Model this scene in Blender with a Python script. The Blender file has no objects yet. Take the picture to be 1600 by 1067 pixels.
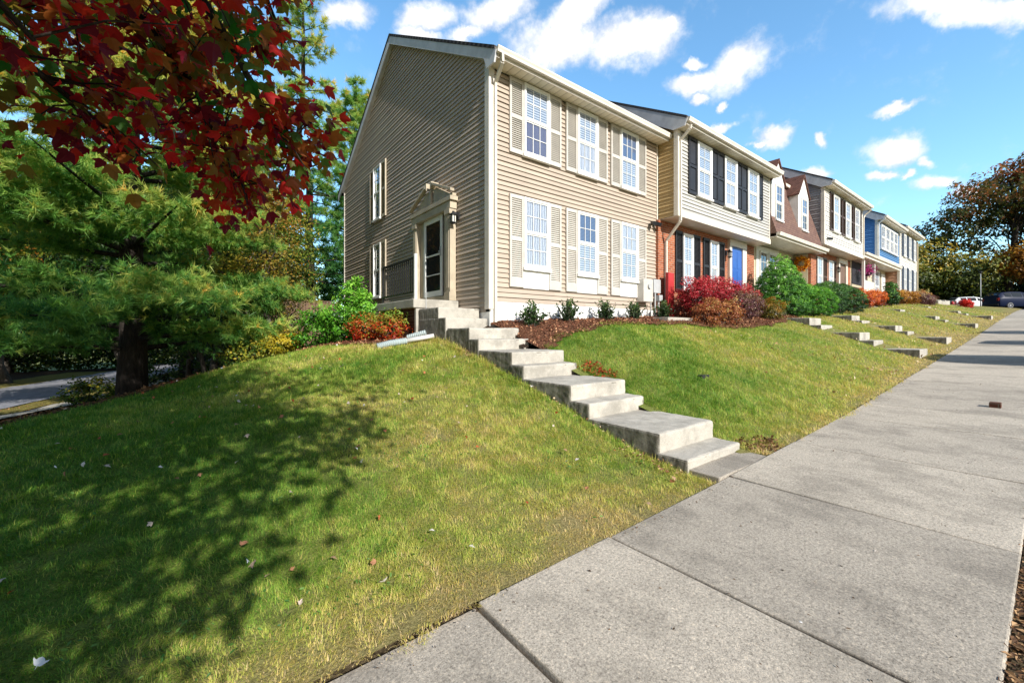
import bpy, bmesh, math, random
import numpy as np
from mathutils import Vector
rng = np.random.default_rng(7)
random.seed(7)
R = math.radians
S = bpy.context.scene
COL = S.collection
EYE = 1.5

# ------------------------------------------------------------------ basics
ORG = {}

def tag(o, label=None, cat=None, group=None, kind=None):
    if label: o['label'] = label
    if cat: o['category'] = cat
    if group: o['group'] = group
    if kind: o['kind'] = kind
    return o

def empty(name, loc, label, cat, group=None):
    o = bpy.data.objects.new(name, None)
    o.empty_display_size = 0.2
    COL.objects.link(o)
    o.location = loc
    ORG[o.name] = Vector(loc)
    return tag(o, label, cat, group)

def link(me, name, mat, parent=None, loc=None):
    o = bpy.data.objects.new(name, me)
    COL.objects.link(o)
    if mat is not None:
        me.materials.append(mat)
    if parent is not None:
        org = ORG[parent.name]
        o.parent = parent
    else:
        org = Vector(loc) if loc is not None else Vector((0, 0, 0))
        o.location = org
    ORG[o.name] = org
    return o, org

class MB:
    def __init__(self, T=None):
        self.v = []; self.f = []; self.T = T
    def add(self, vs, fs):
        n = len(self.v)
        if self.T: vs = [self.T(*p) for p in vs]
        self.v += [tuple(p) for p in vs]
        self.f += [tuple(i + n for i in f) for f in fs]
        return self
    def box(self, x0, x1, y0, y1, z0, z1):
        vs = [(x, y, z) for z in (z0, z1) for y in (y0, y1) for x in (x0, x1)]
        return self.add(vs, [(0, 2, 3, 1), (4, 5, 7, 6), (0, 1, 5, 4), (2, 6, 7, 3), (0, 4, 6, 2), (1, 3, 7, 5)])
    def bar(self, a, b, w, h=None):
        h = h or w
        a = Vector(a); b = Vector(b); d = (b - a).normalized()
        up = Vector((0, 0, 1)) if abs(d.z) < .95 else Vector((1, 0, 0))
        s = d.cross(up).normalized() * w / 2; u = s.cross(d).normalized() * h / 2
        vs = [p + i * s + j * u for p in (a, b) for i, j in ((-1, -1), (1, -1), (1, 1), (-1, 1))]
        return self.add(vs, [(0, 1, 2, 3), (7, 6, 5, 4)] + [(i, i + 4, (i + 1) % 4 + 4, (i + 1) % 4) for i in range(4)])
    def prism(self, pts, d0, d1):      # pts in (u, w); extruded along the middle axis
        n = len(pts)
        vs = [(p[0], d0, p[1]) for p in pts] + [(p[0], d1, p[1]) for p in pts]
        return self.add(vs, [tuple(range(n)), tuple(range(2 * n - 1, n - 1, -1))] + [(i, (i + 1) % n, (i + 1) % n + n, i + n) for i in range(n)])
    def tube(self, pts, rad, n=8, cap=True):
        pts = [Vector(p) for p in pts]
        if not hasattr(rad, '__len__'): rad = [rad] * len(pts)
        vs = []; fs = []
        prev = None
        for i, p in enumerate(pts):
            d = (pts[min(i + 1, len(pts) - 1)] - pts[max(i - 1, 0)]).normalized()
            if prev is None:
                a = Vector((0, 0, 1)) if abs(d.z) < .9 else Vector((1, 0, 0))
                s = d.cross(a).normalized()
            else:
                s = (prev - d * prev.dot(d)).normalized()
            prev = s
            t = d.cross(s)
            for k in range(n):
                q = 2 * math.pi * k / n
                vs.append(p + (s * math.cos(q) + t * math.sin(q)) * rad[i])
        for i in range(len(pts) - 1):
            for k in range(n):
                fs.append((i * n + k, i * n + (k + 1) % n, (i + 1) * n + (k + 1) % n, (i + 1) * n + k))
        if cap:
            fs.append(tuple(range(n - 1, -1, -1)))
            fs.append(tuple(range((len(pts) - 1) * n, len(pts) * n)))
        return self.add(vs, fs)
    def lathe(self, c, prof, n=14):     # prof: (r, z) list, around vertical axis
        vs = []; fs = []
        for r, z in prof:
            for k in range(n):
                q = 2 * math.pi * k / n
                vs.append((c[0] + r * math.cos(q), c[1] + r * math.sin(q), c[2] + z))
        m = len(prof)
        for i in range(m - 1):
            for k in range(n):
                fs.append((i * n + k, i * n + (k + 1) % n, (i + 1) * n + (k + 1) % n, (i + 1) * n + k))
        fs.append(tuple(range(n - 1, -1, -1))); fs.append(tuple(range((m - 1) * n, m * n)))
        return self.add(vs, fs)
    def build(self, name, mat, parent=None, smooth=False, bevel=0, loc=None, fix=True, seg=2):
        me = bpy.data.meshes.new(name)
        if parent is None and loc is None:
            a = np.array(self.v); loc = (a[:, 0].mean(), a[:, 1].mean(), a[:, 2].min())
        o, org = link(me, name, mat, parent, loc)
        me.from_pydata([(p[0] - org.x, p[1] - org.y, p[2] - org.z) for p in self.v], [], self.f)
        if fix:
            bm = bmesh.new(); bm.from_mesh(me)
            bmesh.ops.recalc_face_normals(bm, faces=bm.faces); bm.to_mesh(me); bm.free()
        if smooth:
            me.shade_smooth()
        if bevel:
            m = o.modifiers.new('edge', 'BEVEL'); m.width = bevel; m.segments = seg; m.limit_method = 'ANGLE'
        me.update()
        return o

def np_mesh(name, V, F, mat, parent=None, loc=None, attrs=None, smooth=False):
    """V (n,3); F list of (m,k) index arrays (k = 3 or 4)."""
    me = bpy.data.meshes.new(name)
    o, org = link(me, name, mat, parent, loc)
    V = np.asarray(V, np.float64) - np.array(org)
    me.vertices.add(len(V)); me.vertices.foreach_set('co', V.astype(np.float32).ravel())
    loops = np.concatenate([f.ravel() for f in F]).astype(np.int32)
    tot = np.concatenate([np.full(len(f), f.shape[1], np.int32) for f in F])
    st = np.concatenate([[0], np.cumsum(tot)[:-1]]).astype(np.int32)
    me.loops.add(len(loops)); me.loops.foreach_set('vertex_index', loops)
    me.polygons.add(len(tot)); me.polygons.foreach_set('loop_start', st); me.polygons.foreach_set('loop_total', tot)
    for k, a in (attrs or {}).items():
        at = me.attributes.new(k, 'FLOAT', 'POINT'); at.data.foreach_set('value', np.asarray(a, np.float32))
    me.update(calc_edges=True)
    me.polygons.foreach_set('use_smooth', np.full(len(tot), smooth, bool))
    return o

# ------------------------------------------------------------------ materials
def srgb(r, g, b):
    f = lambda c: (c / 255 / 12.92) if c / 255 <= .04045 else ((c / 255 + .055) / 1.055) ** 2.4
    return (f(r), f(g), f(b), 1)

class NT:
    def __init__(self, name):
        self.m = bpy.data.materials.new(name); self.m.use_nodes = True
        self.t = self.m.node_tree; self.t.nodes.clear()
        self.out = self.n('ShaderNodeOutputMaterial')
    def n(self, typ, **kw):
        x = self.t.nodes.new(typ)
        for k, v in kw.items():
            if k.startswith('_'): x.inputs[k[1:].replace('_', ' ')].default_value = v
            else: setattr(x, k, v)
        return x
    def l(self, a, b): self.t.links.new(a, b)
    def coord(self, kind='Object', scale=(1, 1, 1)):
        c = self.n('ShaderNodeTexCoord'); m = self.n('ShaderNodeMapping')
        self.l(c.outputs[kind], m.inputs[0]); m.inputs['Scale'].default_value = scale
        return m.outputs[0]
    def noise(self, vec, scale, detail=4, rough=.55):
        x = self.n('ShaderNodeTexNoise'); self.l(vec, x.inputs['Vector'])
        x.inputs['Scale'].default_value = scale; x.inputs['Detail'].default_value = detail; x.inputs['Roughness'].default_value = rough
        return x.outputs['Fac']
    def ramp(self, fac, stops, interp='LINEAR'):
        r = self.n('ShaderNodeValToRGB'); cr = r.color_ramp; cr.interpolation = interp
        while len(cr.elements) < len(stops): cr.elements.new(.5)
        for e, (p, c) in zip(cr.elements, stops):
            e.position = p; e.color = c if len(c) == 4 else (*c, 1)
        self.l(fac, r.inputs[0]); return r.outputs[0]
    def mix(self, fac, a, b, mode='MIX'):
        x = self.n('ShaderNodeMix', data_type='RGBA', blend_type=mode)
        if hasattr(fac, 'links'): self.l(fac, x.inputs[0])
        else: x.inputs[0].default_value = fac
        for s, i in ((a, 6), (b, 7)):
            if hasattr(s, 'links'): self.l(s, x.inputs[i])
            else: x.inputs[i].default_value = s if len(s) == 4 else (*s, 1)
        return x.outputs[2]
    def math(self, op, a, b=None):
        x = self.n('ShaderNodeMath', operation=op)
        for s, i in ((a, 0), (b, 1)):
            if s is None: continue
            if hasattr(s, 'links'): self.l(s, x.inputs[i])
            else: x.inputs[i].default_value = s
        return x.outputs[0]
    def bsdf(self, col, rough=.6, bump=None, bstr=.3, bdist=.01, spec=.4, metal=0):
        p = self.n('ShaderNodeBsdfPrincipled')
        if hasattr(col, 'links'): self.l(col, p.inputs['Base Color'])
        else: p.inputs['Base Color'].default_value = col if len(col) == 4 else (*col, 1)
        if hasattr(rough, 'links'): self.l(rough, p.inputs['Roughness'])
        else: p.inputs['Roughness'].default_value = rough
        p.inputs['Specular IOR Level'].default_value = spec; p.inputs['Metallic'].default_value = metal
        if bump is not None:
            b = self.n('ShaderNodeBump'); self.l(bump, b.inputs['Height'])
            b.inputs['Strength'].default_value = bstr; b.inputs['Distance'].default_value = bdist
            self.l(b.outputs[0], p.inputs['Normal'])
        self.l(p.outputs[0], self.out.inputs[0]); self.p = p
        return self.m

def paint(name, col, rough=.5, var=.12, scale=3., bump=.05, spec=.35):
    t = NT(name); c = t.coord()
    n1 = t.noise(c, scale, 6); n2 = t.noise(c, scale * 14, 3)
    dark = tuple(x * (1 - var * 2) for x in col[:3]); lite = tuple(min(1, x * (1 + var)) for x in col[:3])
    k = t.ramp(n1, [(.3, dark), (.62, lite)])
    k = t.mix(.12, k, t.ramp(n2, [(.35, dark), (.65, lite)]))
    return t.bsdf(k, rough, n2, bump, .004, spec)

def siding_mat(name, col, z_off=.0):
    t = NT(name); c = t.coord(scale=(.6, .6, 1))
    tc = t.n('ShaderNodeTexCoord'); sp = t.n('ShaderNodeSeparateXYZ'); cb = t.n('ShaderNodeCombineXYZ'); t.l(tc.outputs['Object'], sp.inputs[0])
    t.l(t.math('ADD', sp.outputs[0], sp.outputs[1]), cb.inputs[0]); t.l(t.math('ADD', sp.outputs[2], z_off), cb.inputs[1])
    br = t.n('ShaderNodeTexBrick', offset=.37, offset_frequency=3, squash=.8, squash_frequency=2); t.l(cb.outputs[0], br.inputs['Vector'])
    for s_, v_ in (('Color1', (1, 1, 1, 1)), ('Color2', (.87, .865, .86, 1)), ('Mortar', (.6, .58, .55, 1)), ('Scale', 1), ('Mortar Size', .0012), ('Brick Width', 3.66), ('Row Height', .105), ('Bias', 0)): br.inputs[s_].default_value = v_
    n1 = t.noise(c, 1.4, 5); c2 = t.coord(scale=(1, 1, 9)); n2 = t.noise(c2, 2.2, 3)
    a = tuple(x * .86 for x in col[:3]); b = tuple(x * 1.05 for x in col[:3])
    k = t.ramp(n1, [(.3, a), (.7, b)]); k = t.mix(.35, k, t.ramp(n2, [(.3, a), (.7, b)]))
    k = t.mix(1, k, br.outputs[0], 'MULTIPLY')
    c3 = t.coord(scale=(3, 3, .25)); n3 = t.noise(c3, 4, 4)
    k = t.mix(t.ramp(n3, [(.62, (0, 0, 0)), (.8, (.28, .28, .28))]), k, tuple(x * .6 for x in col[:3]))
    return t.bsdf(k, .5, t.noise(t.coord(scale=(1, 1, 30)), 6, 2), .06, .003, .35)

def brick_mat(name, c1, c2, mortar, bw=.2, bh=.0677):
    t = NT(name); tc = t.n('ShaderNodeTexCoord'); sp = t.n('ShaderNodeSeparateXYZ'); cb = t.n('ShaderNodeCombineXYZ')
    t.l(tc.outputs['Object'], sp.inputs[0])
    t.l(t.math('ADD', sp.outputs[0], sp.outputs[1]), cb.inputs[0]); t.l(sp.outputs[2], cb.inputs[1])
    b = t.n('ShaderNodeTexBrick'); t.l(cb.outputs[0], b.inputs['Vector'])
    b.inputs['Color1'].default_value = c1; b.inputs['Color2'].default_value = c2; b.inputs['Mortar'].default_value = mortar
    b.inputs['Scale'].default_value = 1; b.inputs['Mortar Size'].default_value = .006; b.inputs['Brick Width'].default_value = bw; b.inputs['Row Height'].default_value = bh
    b.inputs['Bias'].default_value = -.1
    n = t.noise(tc.outputs['Object'], 9, 5)
    k = t.mix(.35, b.outputs[0], t.ramp(n, [(.3, (.3, .3, .3)), (.7, (1, 1, 1))]), 'MULTIPLY')
    return t.bsdf(k, .85, t.math('SUBTRACT', n, b.outputs['Fac']), .5, .01, .2)

def shingle_mat(name, c1, c2):
    t = NT(name); tc = t.n('ShaderNodeTexCoord'); sp = t.n('ShaderNodeSeparateXYZ'); cb = t.n('ShaderNodeCombineXYZ')
    t.l(tc.outputs['Object'], sp.inputs[0]); t.l(sp.outputs[0], cb.inputs[0])
    t.l(t.math('ADD', sp.outputs[2], sp.outputs[1]), cb.inputs[1])
    b = t.n('ShaderNodeTexBrick'); t.l(cb.outputs[0], b.inputs['Vector'])
    b.inputs['Color1'].default_value = c1; b.inputs['Color2'].default_value = c2; b.inputs['Mortar'].default_value = tuple(x * .35 for x in c1[:3]) + (1,)
    b.inputs['Scale'].default_value = 1; b.inputs['Mortar Size'].default_value = .008; b.inputs['Brick Width'].default_value = .32; b.inputs['Row Height'].default_value = .14
    n = t.noise(tc.outputs['Object'], 30, 4)
    k = t.mix(.4, b.outputs[0], t.ramp(n, [(.3, (.35, .35, .35)), (.7, (1, 1, 1))]), 'MULTIPLY')
    return t.bsdf(k, .9, t.math('SUBTRACT', n, b.outputs['Fac']), .5, .01, .2)

def concrete_mat(name, base=(.33, .315, .29), speck=1.0, sc=1.0, tone=False, sides=0):
    t = NT(name); c = t.coord(); base = tuple(base)
    big = t.noise(c, .9 * sc, 5); mid = t.noise(c, 6 * sc, 5, .65); fine = t.noise(c, 130 * sc, 3, .75); agg = t.noise(c, 95 * sc, 2)
    d = tuple(x * .66 for x in base); li = tuple(x * 1.2 for x in base)
    k = t.ramp(big, [(.3, d), (.68, li)])
    k = t.mix(.45, k, t.ramp(mid, [(.3, d), (.7, li)]))
    k = t.mix(.55 * speck, k, t.ramp(fine, [(.3, tuple(x * .45 for x in base)), (.5, base), (.72, tuple(min(1, x * 1.75) for x in base))]))
    k = t.mix(t.ramp(agg, [(.29, (speck, speck, speck)), (.335, (0, 0, 0))]), k, tuple(x * .35 for x in base))
    k = t.mix(t.ramp(agg, [(.70, (0, 0, 0)), (.75, (speck * .7, speck * .7, speck * .7))]), k, (.62, .58, .52))
    st = t.noise(t.coord(scale=(1, .55, 1)), 2.3 * sc, 7, .7)
    k = t.mix(t.ramp(st, [(.47, (0, 0, 0)), (.62, (.5, .5, .5))]), k, tuple(x * .42 for x in base))
    if speck > .9:
        f2 = t.noise(c, 62 * sc, 4, .8); k = t.mix(.6, k, t.ramp(f2, [(.36, (.22, .21, .20)), (.46, (.85, .85, .85)), (.55, (1.05, 1.05, 1.05)), (.66, (1.75, 1.66, 1.52))]), 'MULTIPLY')
    if tone:
        a = t.n('ShaderNodeAttribute', attribute_name='tone'); k = t.mix(1, k, t.ramp(a.outputs['Fac'], [(0, (.78, .77, .75)), (1, (1.12, 1.10, 1.06))]), 'MULTIPLY')
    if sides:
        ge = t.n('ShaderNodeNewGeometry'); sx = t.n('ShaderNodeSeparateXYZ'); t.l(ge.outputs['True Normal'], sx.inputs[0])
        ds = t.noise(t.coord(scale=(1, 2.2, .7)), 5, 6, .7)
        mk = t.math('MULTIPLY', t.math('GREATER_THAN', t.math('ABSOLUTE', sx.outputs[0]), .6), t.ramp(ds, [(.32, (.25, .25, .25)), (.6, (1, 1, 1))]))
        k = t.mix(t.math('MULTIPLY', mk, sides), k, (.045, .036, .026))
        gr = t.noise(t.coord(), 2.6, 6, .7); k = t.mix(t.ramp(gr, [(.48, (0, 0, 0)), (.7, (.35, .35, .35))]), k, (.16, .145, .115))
    hgt = t.math('ADD', fine, t.math('MULTIPLY', mid, .8))
    return t.bsdf(k, .88, hgt, .45, .006, .25)

def leaf_mat(name, stops, trans=.35, rough=.45, spec=.35):
    t = NT(name); a = t.n('ShaderNodeAttribute', attribute_name='tint')
    k = t.ramp(a.outputs['Fac'], stops)
    p = t.n('ShaderNodeBsdfPrincipled'); t.l(k, p.inputs['Base Color']); p.inputs['Roughness'].default_value = rough
    p.inputs['Specular IOR Level'].default_value = spec
    tr = t.n('ShaderNodeBsdfTranslucent'); t.l(t.mix(1, k, (1.25, 1.15, .8), 'MULTIPLY'), tr.inputs[0])
    mx = t.n('ShaderNodeMixShader'); mx.inputs[0].default_value = trans
    t.l(p.outputs[0], mx.inputs[1]); t.l(tr.outputs[0], mx.inputs[2]); t.l(mx.outputs[0], t.out.inputs[0])
    return t.m

def glass_mat(name, tint=(.8, .84, .88), refl=.13):
    t = NT(name)
    tr = t.n('ShaderNodeBsdfTransparent'); tr.inputs[0].default_value = (*tint, 1)
    gl = t.n('ShaderNodeBsdfGlossy'); gl.inputs['Roughness'].default_value = .02; gl.inputs[0].default_value = (.95, .97, 1, 1)
    lw = t.n('ShaderNodeLayerWeight'); lw.inputs[0].default_value = .35 if refl > .1 else .05
    f = t.math('ADD', t.math('MULTIPLY', lw.outputs['Fresnel'], .9), refl)
    mx = t.n('ShaderNodeMixShader'); t.l(t.math('MINIMUM', f, .9), mx.inputs[0])
    t.l(tr.outputs[0], mx.inputs[1]); t.l(gl.outputs[0], mx.inputs[2]); t.l(mx.outputs[0], t.out.inputs[0])
    return t.m

def stripe_mat(name, c1, c2, axis, freq, distort=1.5):   # folds of a curtain (axis 0) or slats of a blind (axis 2)
    t = NT(name); tc = t.n('ShaderNodeTexCoord')
    w = t.n('ShaderNodeTexWave', wave_type='BANDS', bands_direction='XZ'[axis // 2] if axis != 1 else 'Y')
    t.l(tc.outputs['Object'], w.inputs[0]); w.inputs['Scale'].default_value = freq; w.inputs['Distortion'].default_value = distort
    w.inputs['Detail'].default_value = 2; w.inputs['Detail Scale'].default_value = .6
    return t.bsdf(t.ramp(w.outputs['Fac'], [(.1, c1), (.8, c2)]), .8, w.outputs['Fac'], .3, .02, .1)

def bark_mat(name, a, b):
    t = NT(name); c = t.coord(scale=(1, 1, .22)); v = t.n('ShaderNodeTexVoronoi'); t.l(c, v.inputs[0]); v.inputs['Scale'].default_value = 22
    n = t.noise(c, 14, 6, .7); n2 = t.noise(t.coord(), 3, 3)
    k = t.ramp(n, [(.3, a), (.7, b)]); k = t.mix(.3, k, t.ramp(n2, [(.3, (.3, .3, .3)), (.7, (1, 1, 1))]), 'MULTIPLY')
    return t.bsdf(k, .9, t.math('ADD', n, v.outputs[0]), .8, .03, .15)

M = {}
M['tan_siding'] = siding_mat('tan vinyl siding', (.49, .40, .315), -.05)
M['grey_siding'] = siding_mat('grey vinyl siding', (.52, .50, .46))
M['white_siding'] = siding_mat('white vinyl siding', (.72, .70, .64))
M['bounce_siding'] = siding_mat('tan siding with bounce light', (.50, .36, .17))  # tan siding; orange bounce from the sunlit wall is put into the colour
M['shaded_siding'] = siding_mat('shaded grey siding', (.34, .33, .34))  # darker grey copy: the shade on side walls and gables is in the colour
M['blue_siding'] = siding_mat('blue vinyl siding', (.10, .24, .46))
M['cream_siding'] = siding_mat('cream siding', (.62, .54, .38))
M['salmon'] = paint('salmon stucco', (.48, .27, .17), .8)
M['cream_trim'] = paint('cream trim', (.68, .62, .53), .45, .06)
M['taupe'] = paint('taupe shutter paint', (.53, .495, .44), .5, .06)
M['white_trim'] = paint('white trim', (.80, .79, .75), .45, .06)
M['foundation'] = paint('white foundation parge', (.80, .79, .75), .8, .06, 2, .3)
M['door_trim'] = paint('weathered beige trim and shaded shutters', (.44, .37, .27), .5, .12)
M['rake'] = paint('rake board', (.56, .56, .58), .5, .1)
M['soffit'] = None
M['brick'] = brick_mat('orange brick', srgb(178, 104, 70), srgb(150, 78, 50), srgb(176, 160, 140))
M['dark_brick'] = brick_mat('brown brick', srgb(96, 60, 46), srgb(70, 44, 36), srgb(112, 98, 86))
M['roof'] = shingle_mat('dark asphalt shingle', (.07, .065, .07, 1), (.10, .09, .09, 1))
M['brown_roof'] = shingle_mat('brown asphalt shingle', (.20, .095, .07, 1), (.15, .075, .06, 1))
M['mansard'] = shingle_mat('mansard shingle', (.22, .13, .10, 1), (.17, .10, .085, 1))
M['concrete'] = concrete_mat('sidewalk concrete', (.48, .43, .362), tone=True)
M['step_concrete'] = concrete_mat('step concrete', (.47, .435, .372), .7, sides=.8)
M['old_concrete'] = concrete_mat('weathered slab concrete', (.44, .41, .35), .5)
M['asphalt'] = concrete_mat('asphalt', (.06, .06, .062), .8)
M['pale_asphalt'] = concrete_mat('pale worn asphalt', (.26, .26, .28), .5)
M['black_shutter'] = paint('dark charcoal shutter', (.028, .026, .028), .45, .1)
M['brown_shutter'] = paint('brown shutter', (.09, .055, .04), .45, .1)
M['blueblack_shutter'] = paint('blue grey shutter', (.06, .075, .11), .45, .1)
M['iron'] = paint('black iron', (.018, .018, .02), .45, .1)
M['blue_door'] = paint('blue door', (.035, .11, .38), .35, .05)
M['brown_door'] = paint('brown door', (.16, .10, .07), .5, .08)
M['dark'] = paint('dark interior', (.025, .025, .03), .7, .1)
M['glass'] = glass_mat('window glass')
M['door_glass'] = glass_mat('storm door glass', (.5, .55, .6), .03)
M['curtain'] = stripe_mat('pale curtain', (.26, .27, .30), (.78, .78, .80), 0, 6, 3)
M['violet_curtain'] = stripe_mat('grey violet curtain', (.13, .13, .19), (.26, .25, .34), 0, 8)
M['blind'] = stripe_mat('window blind', (.20, .24, .30), (.70, .72, .75), 2, 5.5, .4)
M['blue_dark'] = stripe_mat('blue dusk blind', (.10, .14, .24), (.20, .26, .38), 2, 9, 0)
M['red_paint'] = paint('red painted panel', (.42, .03, .03), .5)
M['metal'] = paint('grey utility metal', (.42, .43, .43), .4, .08)
M['white_plastic'] = paint('white pvc', (.6, .585, .56), .35, .05)
M['grey_plastic'] = paint('corrugated grey pipe', (.34, .40, .40), .5)
M['wood'] = paint('weathered wood', (.16, .10, .06), .8, .2, 8)
M['bark'] = bark_mat('pine bark', (.016, .013, .011), (.06, .048, .04))
M['grey_bark'] = bark_mat('grey bark', (.06, .05, .042), (.17, .145, .12))
M['tyre'] = paint('tyre rubber', (.02, .02, .02), .8)
M['rim'] = paint('alloy rim', (.5, .5, .52), .3)
M['lamp_glass'] = paint('lamp glass', (.7, .68, .6), .2)
for n, c in dict(navy=(.012, .018, .045), black=(.012, .012, .014), white=(.75, .76, .78), silver=(.3, .31, .33)).items():
    t = NT('car paint ' + n); t.bsdf(c, .4, spec=.12); t.p.inputs['Coat Weight'].default_value = .0
    M['car_' + n] = t.m
t = NT('car glass'); t.bsdf((.015, .018, .02), .05, spec=.7); M['car_glass'] = t.m
t = NT('headlamp'); t.bsdf((.55, .56, .58), .1, spec=.7); M['headlamp'] = t.m
t = NT('tail lamp'); t.bsdf((.3, .015, .015), .2, spec=.6); M['tail'] = t.m

def soffit_mat():
    t = NT('ribbed soffit'); tc = t.n('ShaderNodeTexCoord')
    w = t.n('ShaderNodeTexWave', wave_type='BANDS', bands_direction='X', wave_profile='SAW'); t.l(tc.outputs['Object'], w.inputs[0]); w.inputs['Scale'].default_value = 1.6
    n = t.noise(tc.outputs['Object'], 6, 3)
    k = t.ramp(w.outputs['Fac'], [(0, (.40, .35, .26)), (.12, (.66, .58, .43)), (.9, (.72, .64, .48)), (1, (.42, .36, .26))])
    return t.bsdf(k, .55, w.outputs['Fac'], .4, .02)
M['soffit'] = soffit_mat()

# ------------------------------------------------------------------ terrain
def sw_z(x):   # sidewalk height
    x = np.asarray(x, float)
    k = [-60, -20, -5, 0.8, 4, 8, 14.5, 25.7, 34.3, 48.6, 70, 160]
    z = [-1.6, -.7, -.16, 0, .09, .27, .68, 1.43, 2.08, 3.02, 4.2, 5.6]
    return sum(np.interp(x + d, k, z) for d in (-1, -.5, 0, .5, 1)) / 5

GX = np.arange(-30, 62.01, .15); GY = np.arange(-2, 48.01, .15)
def prof(pts): return np.interp(GY, [p[0] for p in pts], [p[1] for p in pts])
def _height():
    st = {}
    st[-30] = prof([(-2, -1), (2, -1), (20, -1.4), (48, -1.8)])
    st[-8] = prof([(-2, -.3), (1.94, -.3), (6, -.25), (8, -.35), (14, -.8), (20, -.9), (48, -1.4)])
    st[-4] = prof([(-2, -.15), (1.94, -.13), (5, .1), (7, .12), (10, -.15), (14, -.65), (20, -.85), (48, -1.4)])
    st[-1.7] = prof([(-2, -.06), (1.94, -.06), (5, .28), (7.4, .42), (9, .28), (12, -.1), (16, -.5), (20, -.75), (48, -1.3)])
    st[0] = prof([(-2, 0), (1.94, -.01), (5, .42), (9.5, .70), (11, .55), (14, .1), (20, -.5), (48, -1.2)])
    st[2.3] = prof([(-2, .04), (1.94, .03), (5, .68), (8, 1.10), (10, 1.2), (12, 1.0), (15, .7), (20, .2), (48, -.8)])
    st[3.95] = prof([(-2, .09), (2.2, .07), (2.8, .17), (3.57, .38), (4.27, .57), (5.15, .81), (6.0, 1.07), (7, 1.28), (8.6, 1.38), (12, 1.35), (17, 1.2), (25, .8), (48, 0)])
    st[5.1] = prof([(-2, .12), (2.1, .11), (2.55, .20), (3.02, .32), (3.85, .56), (5.2, 1.02), (6.1, 1.36), (7.3, 1.74), (18, 1.8), (30, 1.5), (48, .8)])
    for x, zh in ((7, 1.83), (9.5, 1.88), (12.5, 2.02), (16, 2.22), (19, 2.32), (22, 2.5), (26, 2.85), (30, 3.1), (34, 3.35), (39, 3.6), (44, 3.8), (55, 4.15), (62, 4.4)):
        s = float(sw_z(x))
        st[x] = prof([(-2, s), (1.94, s), (2.4, s + .08), (4.4, s + .58 * (zh - s)), (5.9, s + .90 * (zh - s)), (7.3, zh), (48, zh)])
    xs = sorted(st)
    A = np.array([st[x] for x in xs])
    Z = np.empty((len(GX), len(GY)))
    for j in range(len(GY)): Z[:, j] = np.interp(GX, xs, A[:, j])
    for _ in range(3):                        # soften the creases between the stations
        P = np.pad(Z, 1, mode='edge'); Z = (P[:-2, 1:-1] + P[2:, 1:-1] + P[1:-1, :-2] + P[1:-1, 2:] + 2 * P[1:-1, 1:-1]) / 6
    return Z
HZ = _height()
def vnoise(x, y, s, seed=0):
    x = np.asarray(x, float) * s + seed * 17.3; y = np.asarray(y, float) * s + seed * 9.1
    i = np.floor(x).astype(int); j = np.floor(y).astype(int); fx = x - i; fy = y - j
    fx = fx * fx * (3 - 2 * fx); fy = fy * fy * (3 - 2 * fy)
    h = lambda a, b: np.modf(np.abs(np.sin(a * 127.1 + b * 311.7 + seed * 74.7) * 43758.5453))[0]
    return (h(i, j) * (1 - fx) + h(i + 1, j) * fx) * (1 - fy) + (h(i, j + 1) * (1 - fx) + h(i + 1, j + 1) * fx) * fy
def H(x, y):
    x = np.asarray(x, float); y = np.asarray(y, float)
    fx = np.clip((x - GX[0]) / .15, 0, len(GX) - 1.001); fy = np.clip((y - GY[0]) / .15, 0, len(GY) - 1.001)
    i = fx.astype(int); j = fy.astype(int); fx = fx - i; fy = fy - j
    z = (HZ[i, j] * (1 - fx) + HZ[i + 1, j] * fx) * (1 - fy) + (HZ[i, j + 1] * (1 - fx) + HZ[i + 1, j + 1] * fx) * fy
    far = np.clip((x - 62) / 60, 0, 2)
    z = z + far * 1.0
    w = np.clip((y - 2.05) / .8, 0, 1)
    z = z + w * ((vnoise(x, y, .9, 1) - .5) * .06 + (vnoise(x, y, 3.1, 2) - .5) * .025)
    return z
def h1(x, y): return float(H(x, y))

def lawn_edge(x):      # back edge of the corner lawn
    return np.interp(x, [-30, -8, -4, -1.74, -.9, 0, 1.05, 2.2, 2.6, 3.0, 3.9, 3.96, 5.0, 5.1, 6, 8, 10.2, 11.2, 13.5, 16, 60],
                     [5.6, 6.0, 6.5, 7.4, 8.7, 9.5, 10.4, 10.9, 9.6, 8.5, 8.0, 7.9, 5.7, 5.75, 5.95, 6.0, 5.75, 5.35, 5.2, 5.6, 6.2])
def is_lawn(x, y):
    x = np.asarray(x); y = np.asarray(y)
    e = lawn_edge(x) + (vnoise(x, y, 2.2, 5) - .5) * .25
    return (y > 1.95) & (y < e)

def dry(x, y):      # 0 lush green .. 1 straw
    n = .45 * vnoise(x, y, .55, 3) + .3 * vnoise(x, y, 1.7, 4) + .25 * vnoise(x, y, 5.5, 6) + .18 * vnoise(x, y, 13, 7) - .04
    edge = np.exp(-np.clip(y - 1.95, 0, 9) / .55)
    right = np.clip((x - 8) / 10, 0, 1) * .28
    near = np.clip((x - .3) / 3.2, 0, 1) * np.clip((5.2 - x) / .6, 0, 1) * .26
    left = np.clip((.6 - x) / 1.5, 0, 1) * .35
    return np.clip(n * 1.2 - .36 + edge * .62 + right + near * .8 - left, 0, 1)

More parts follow.
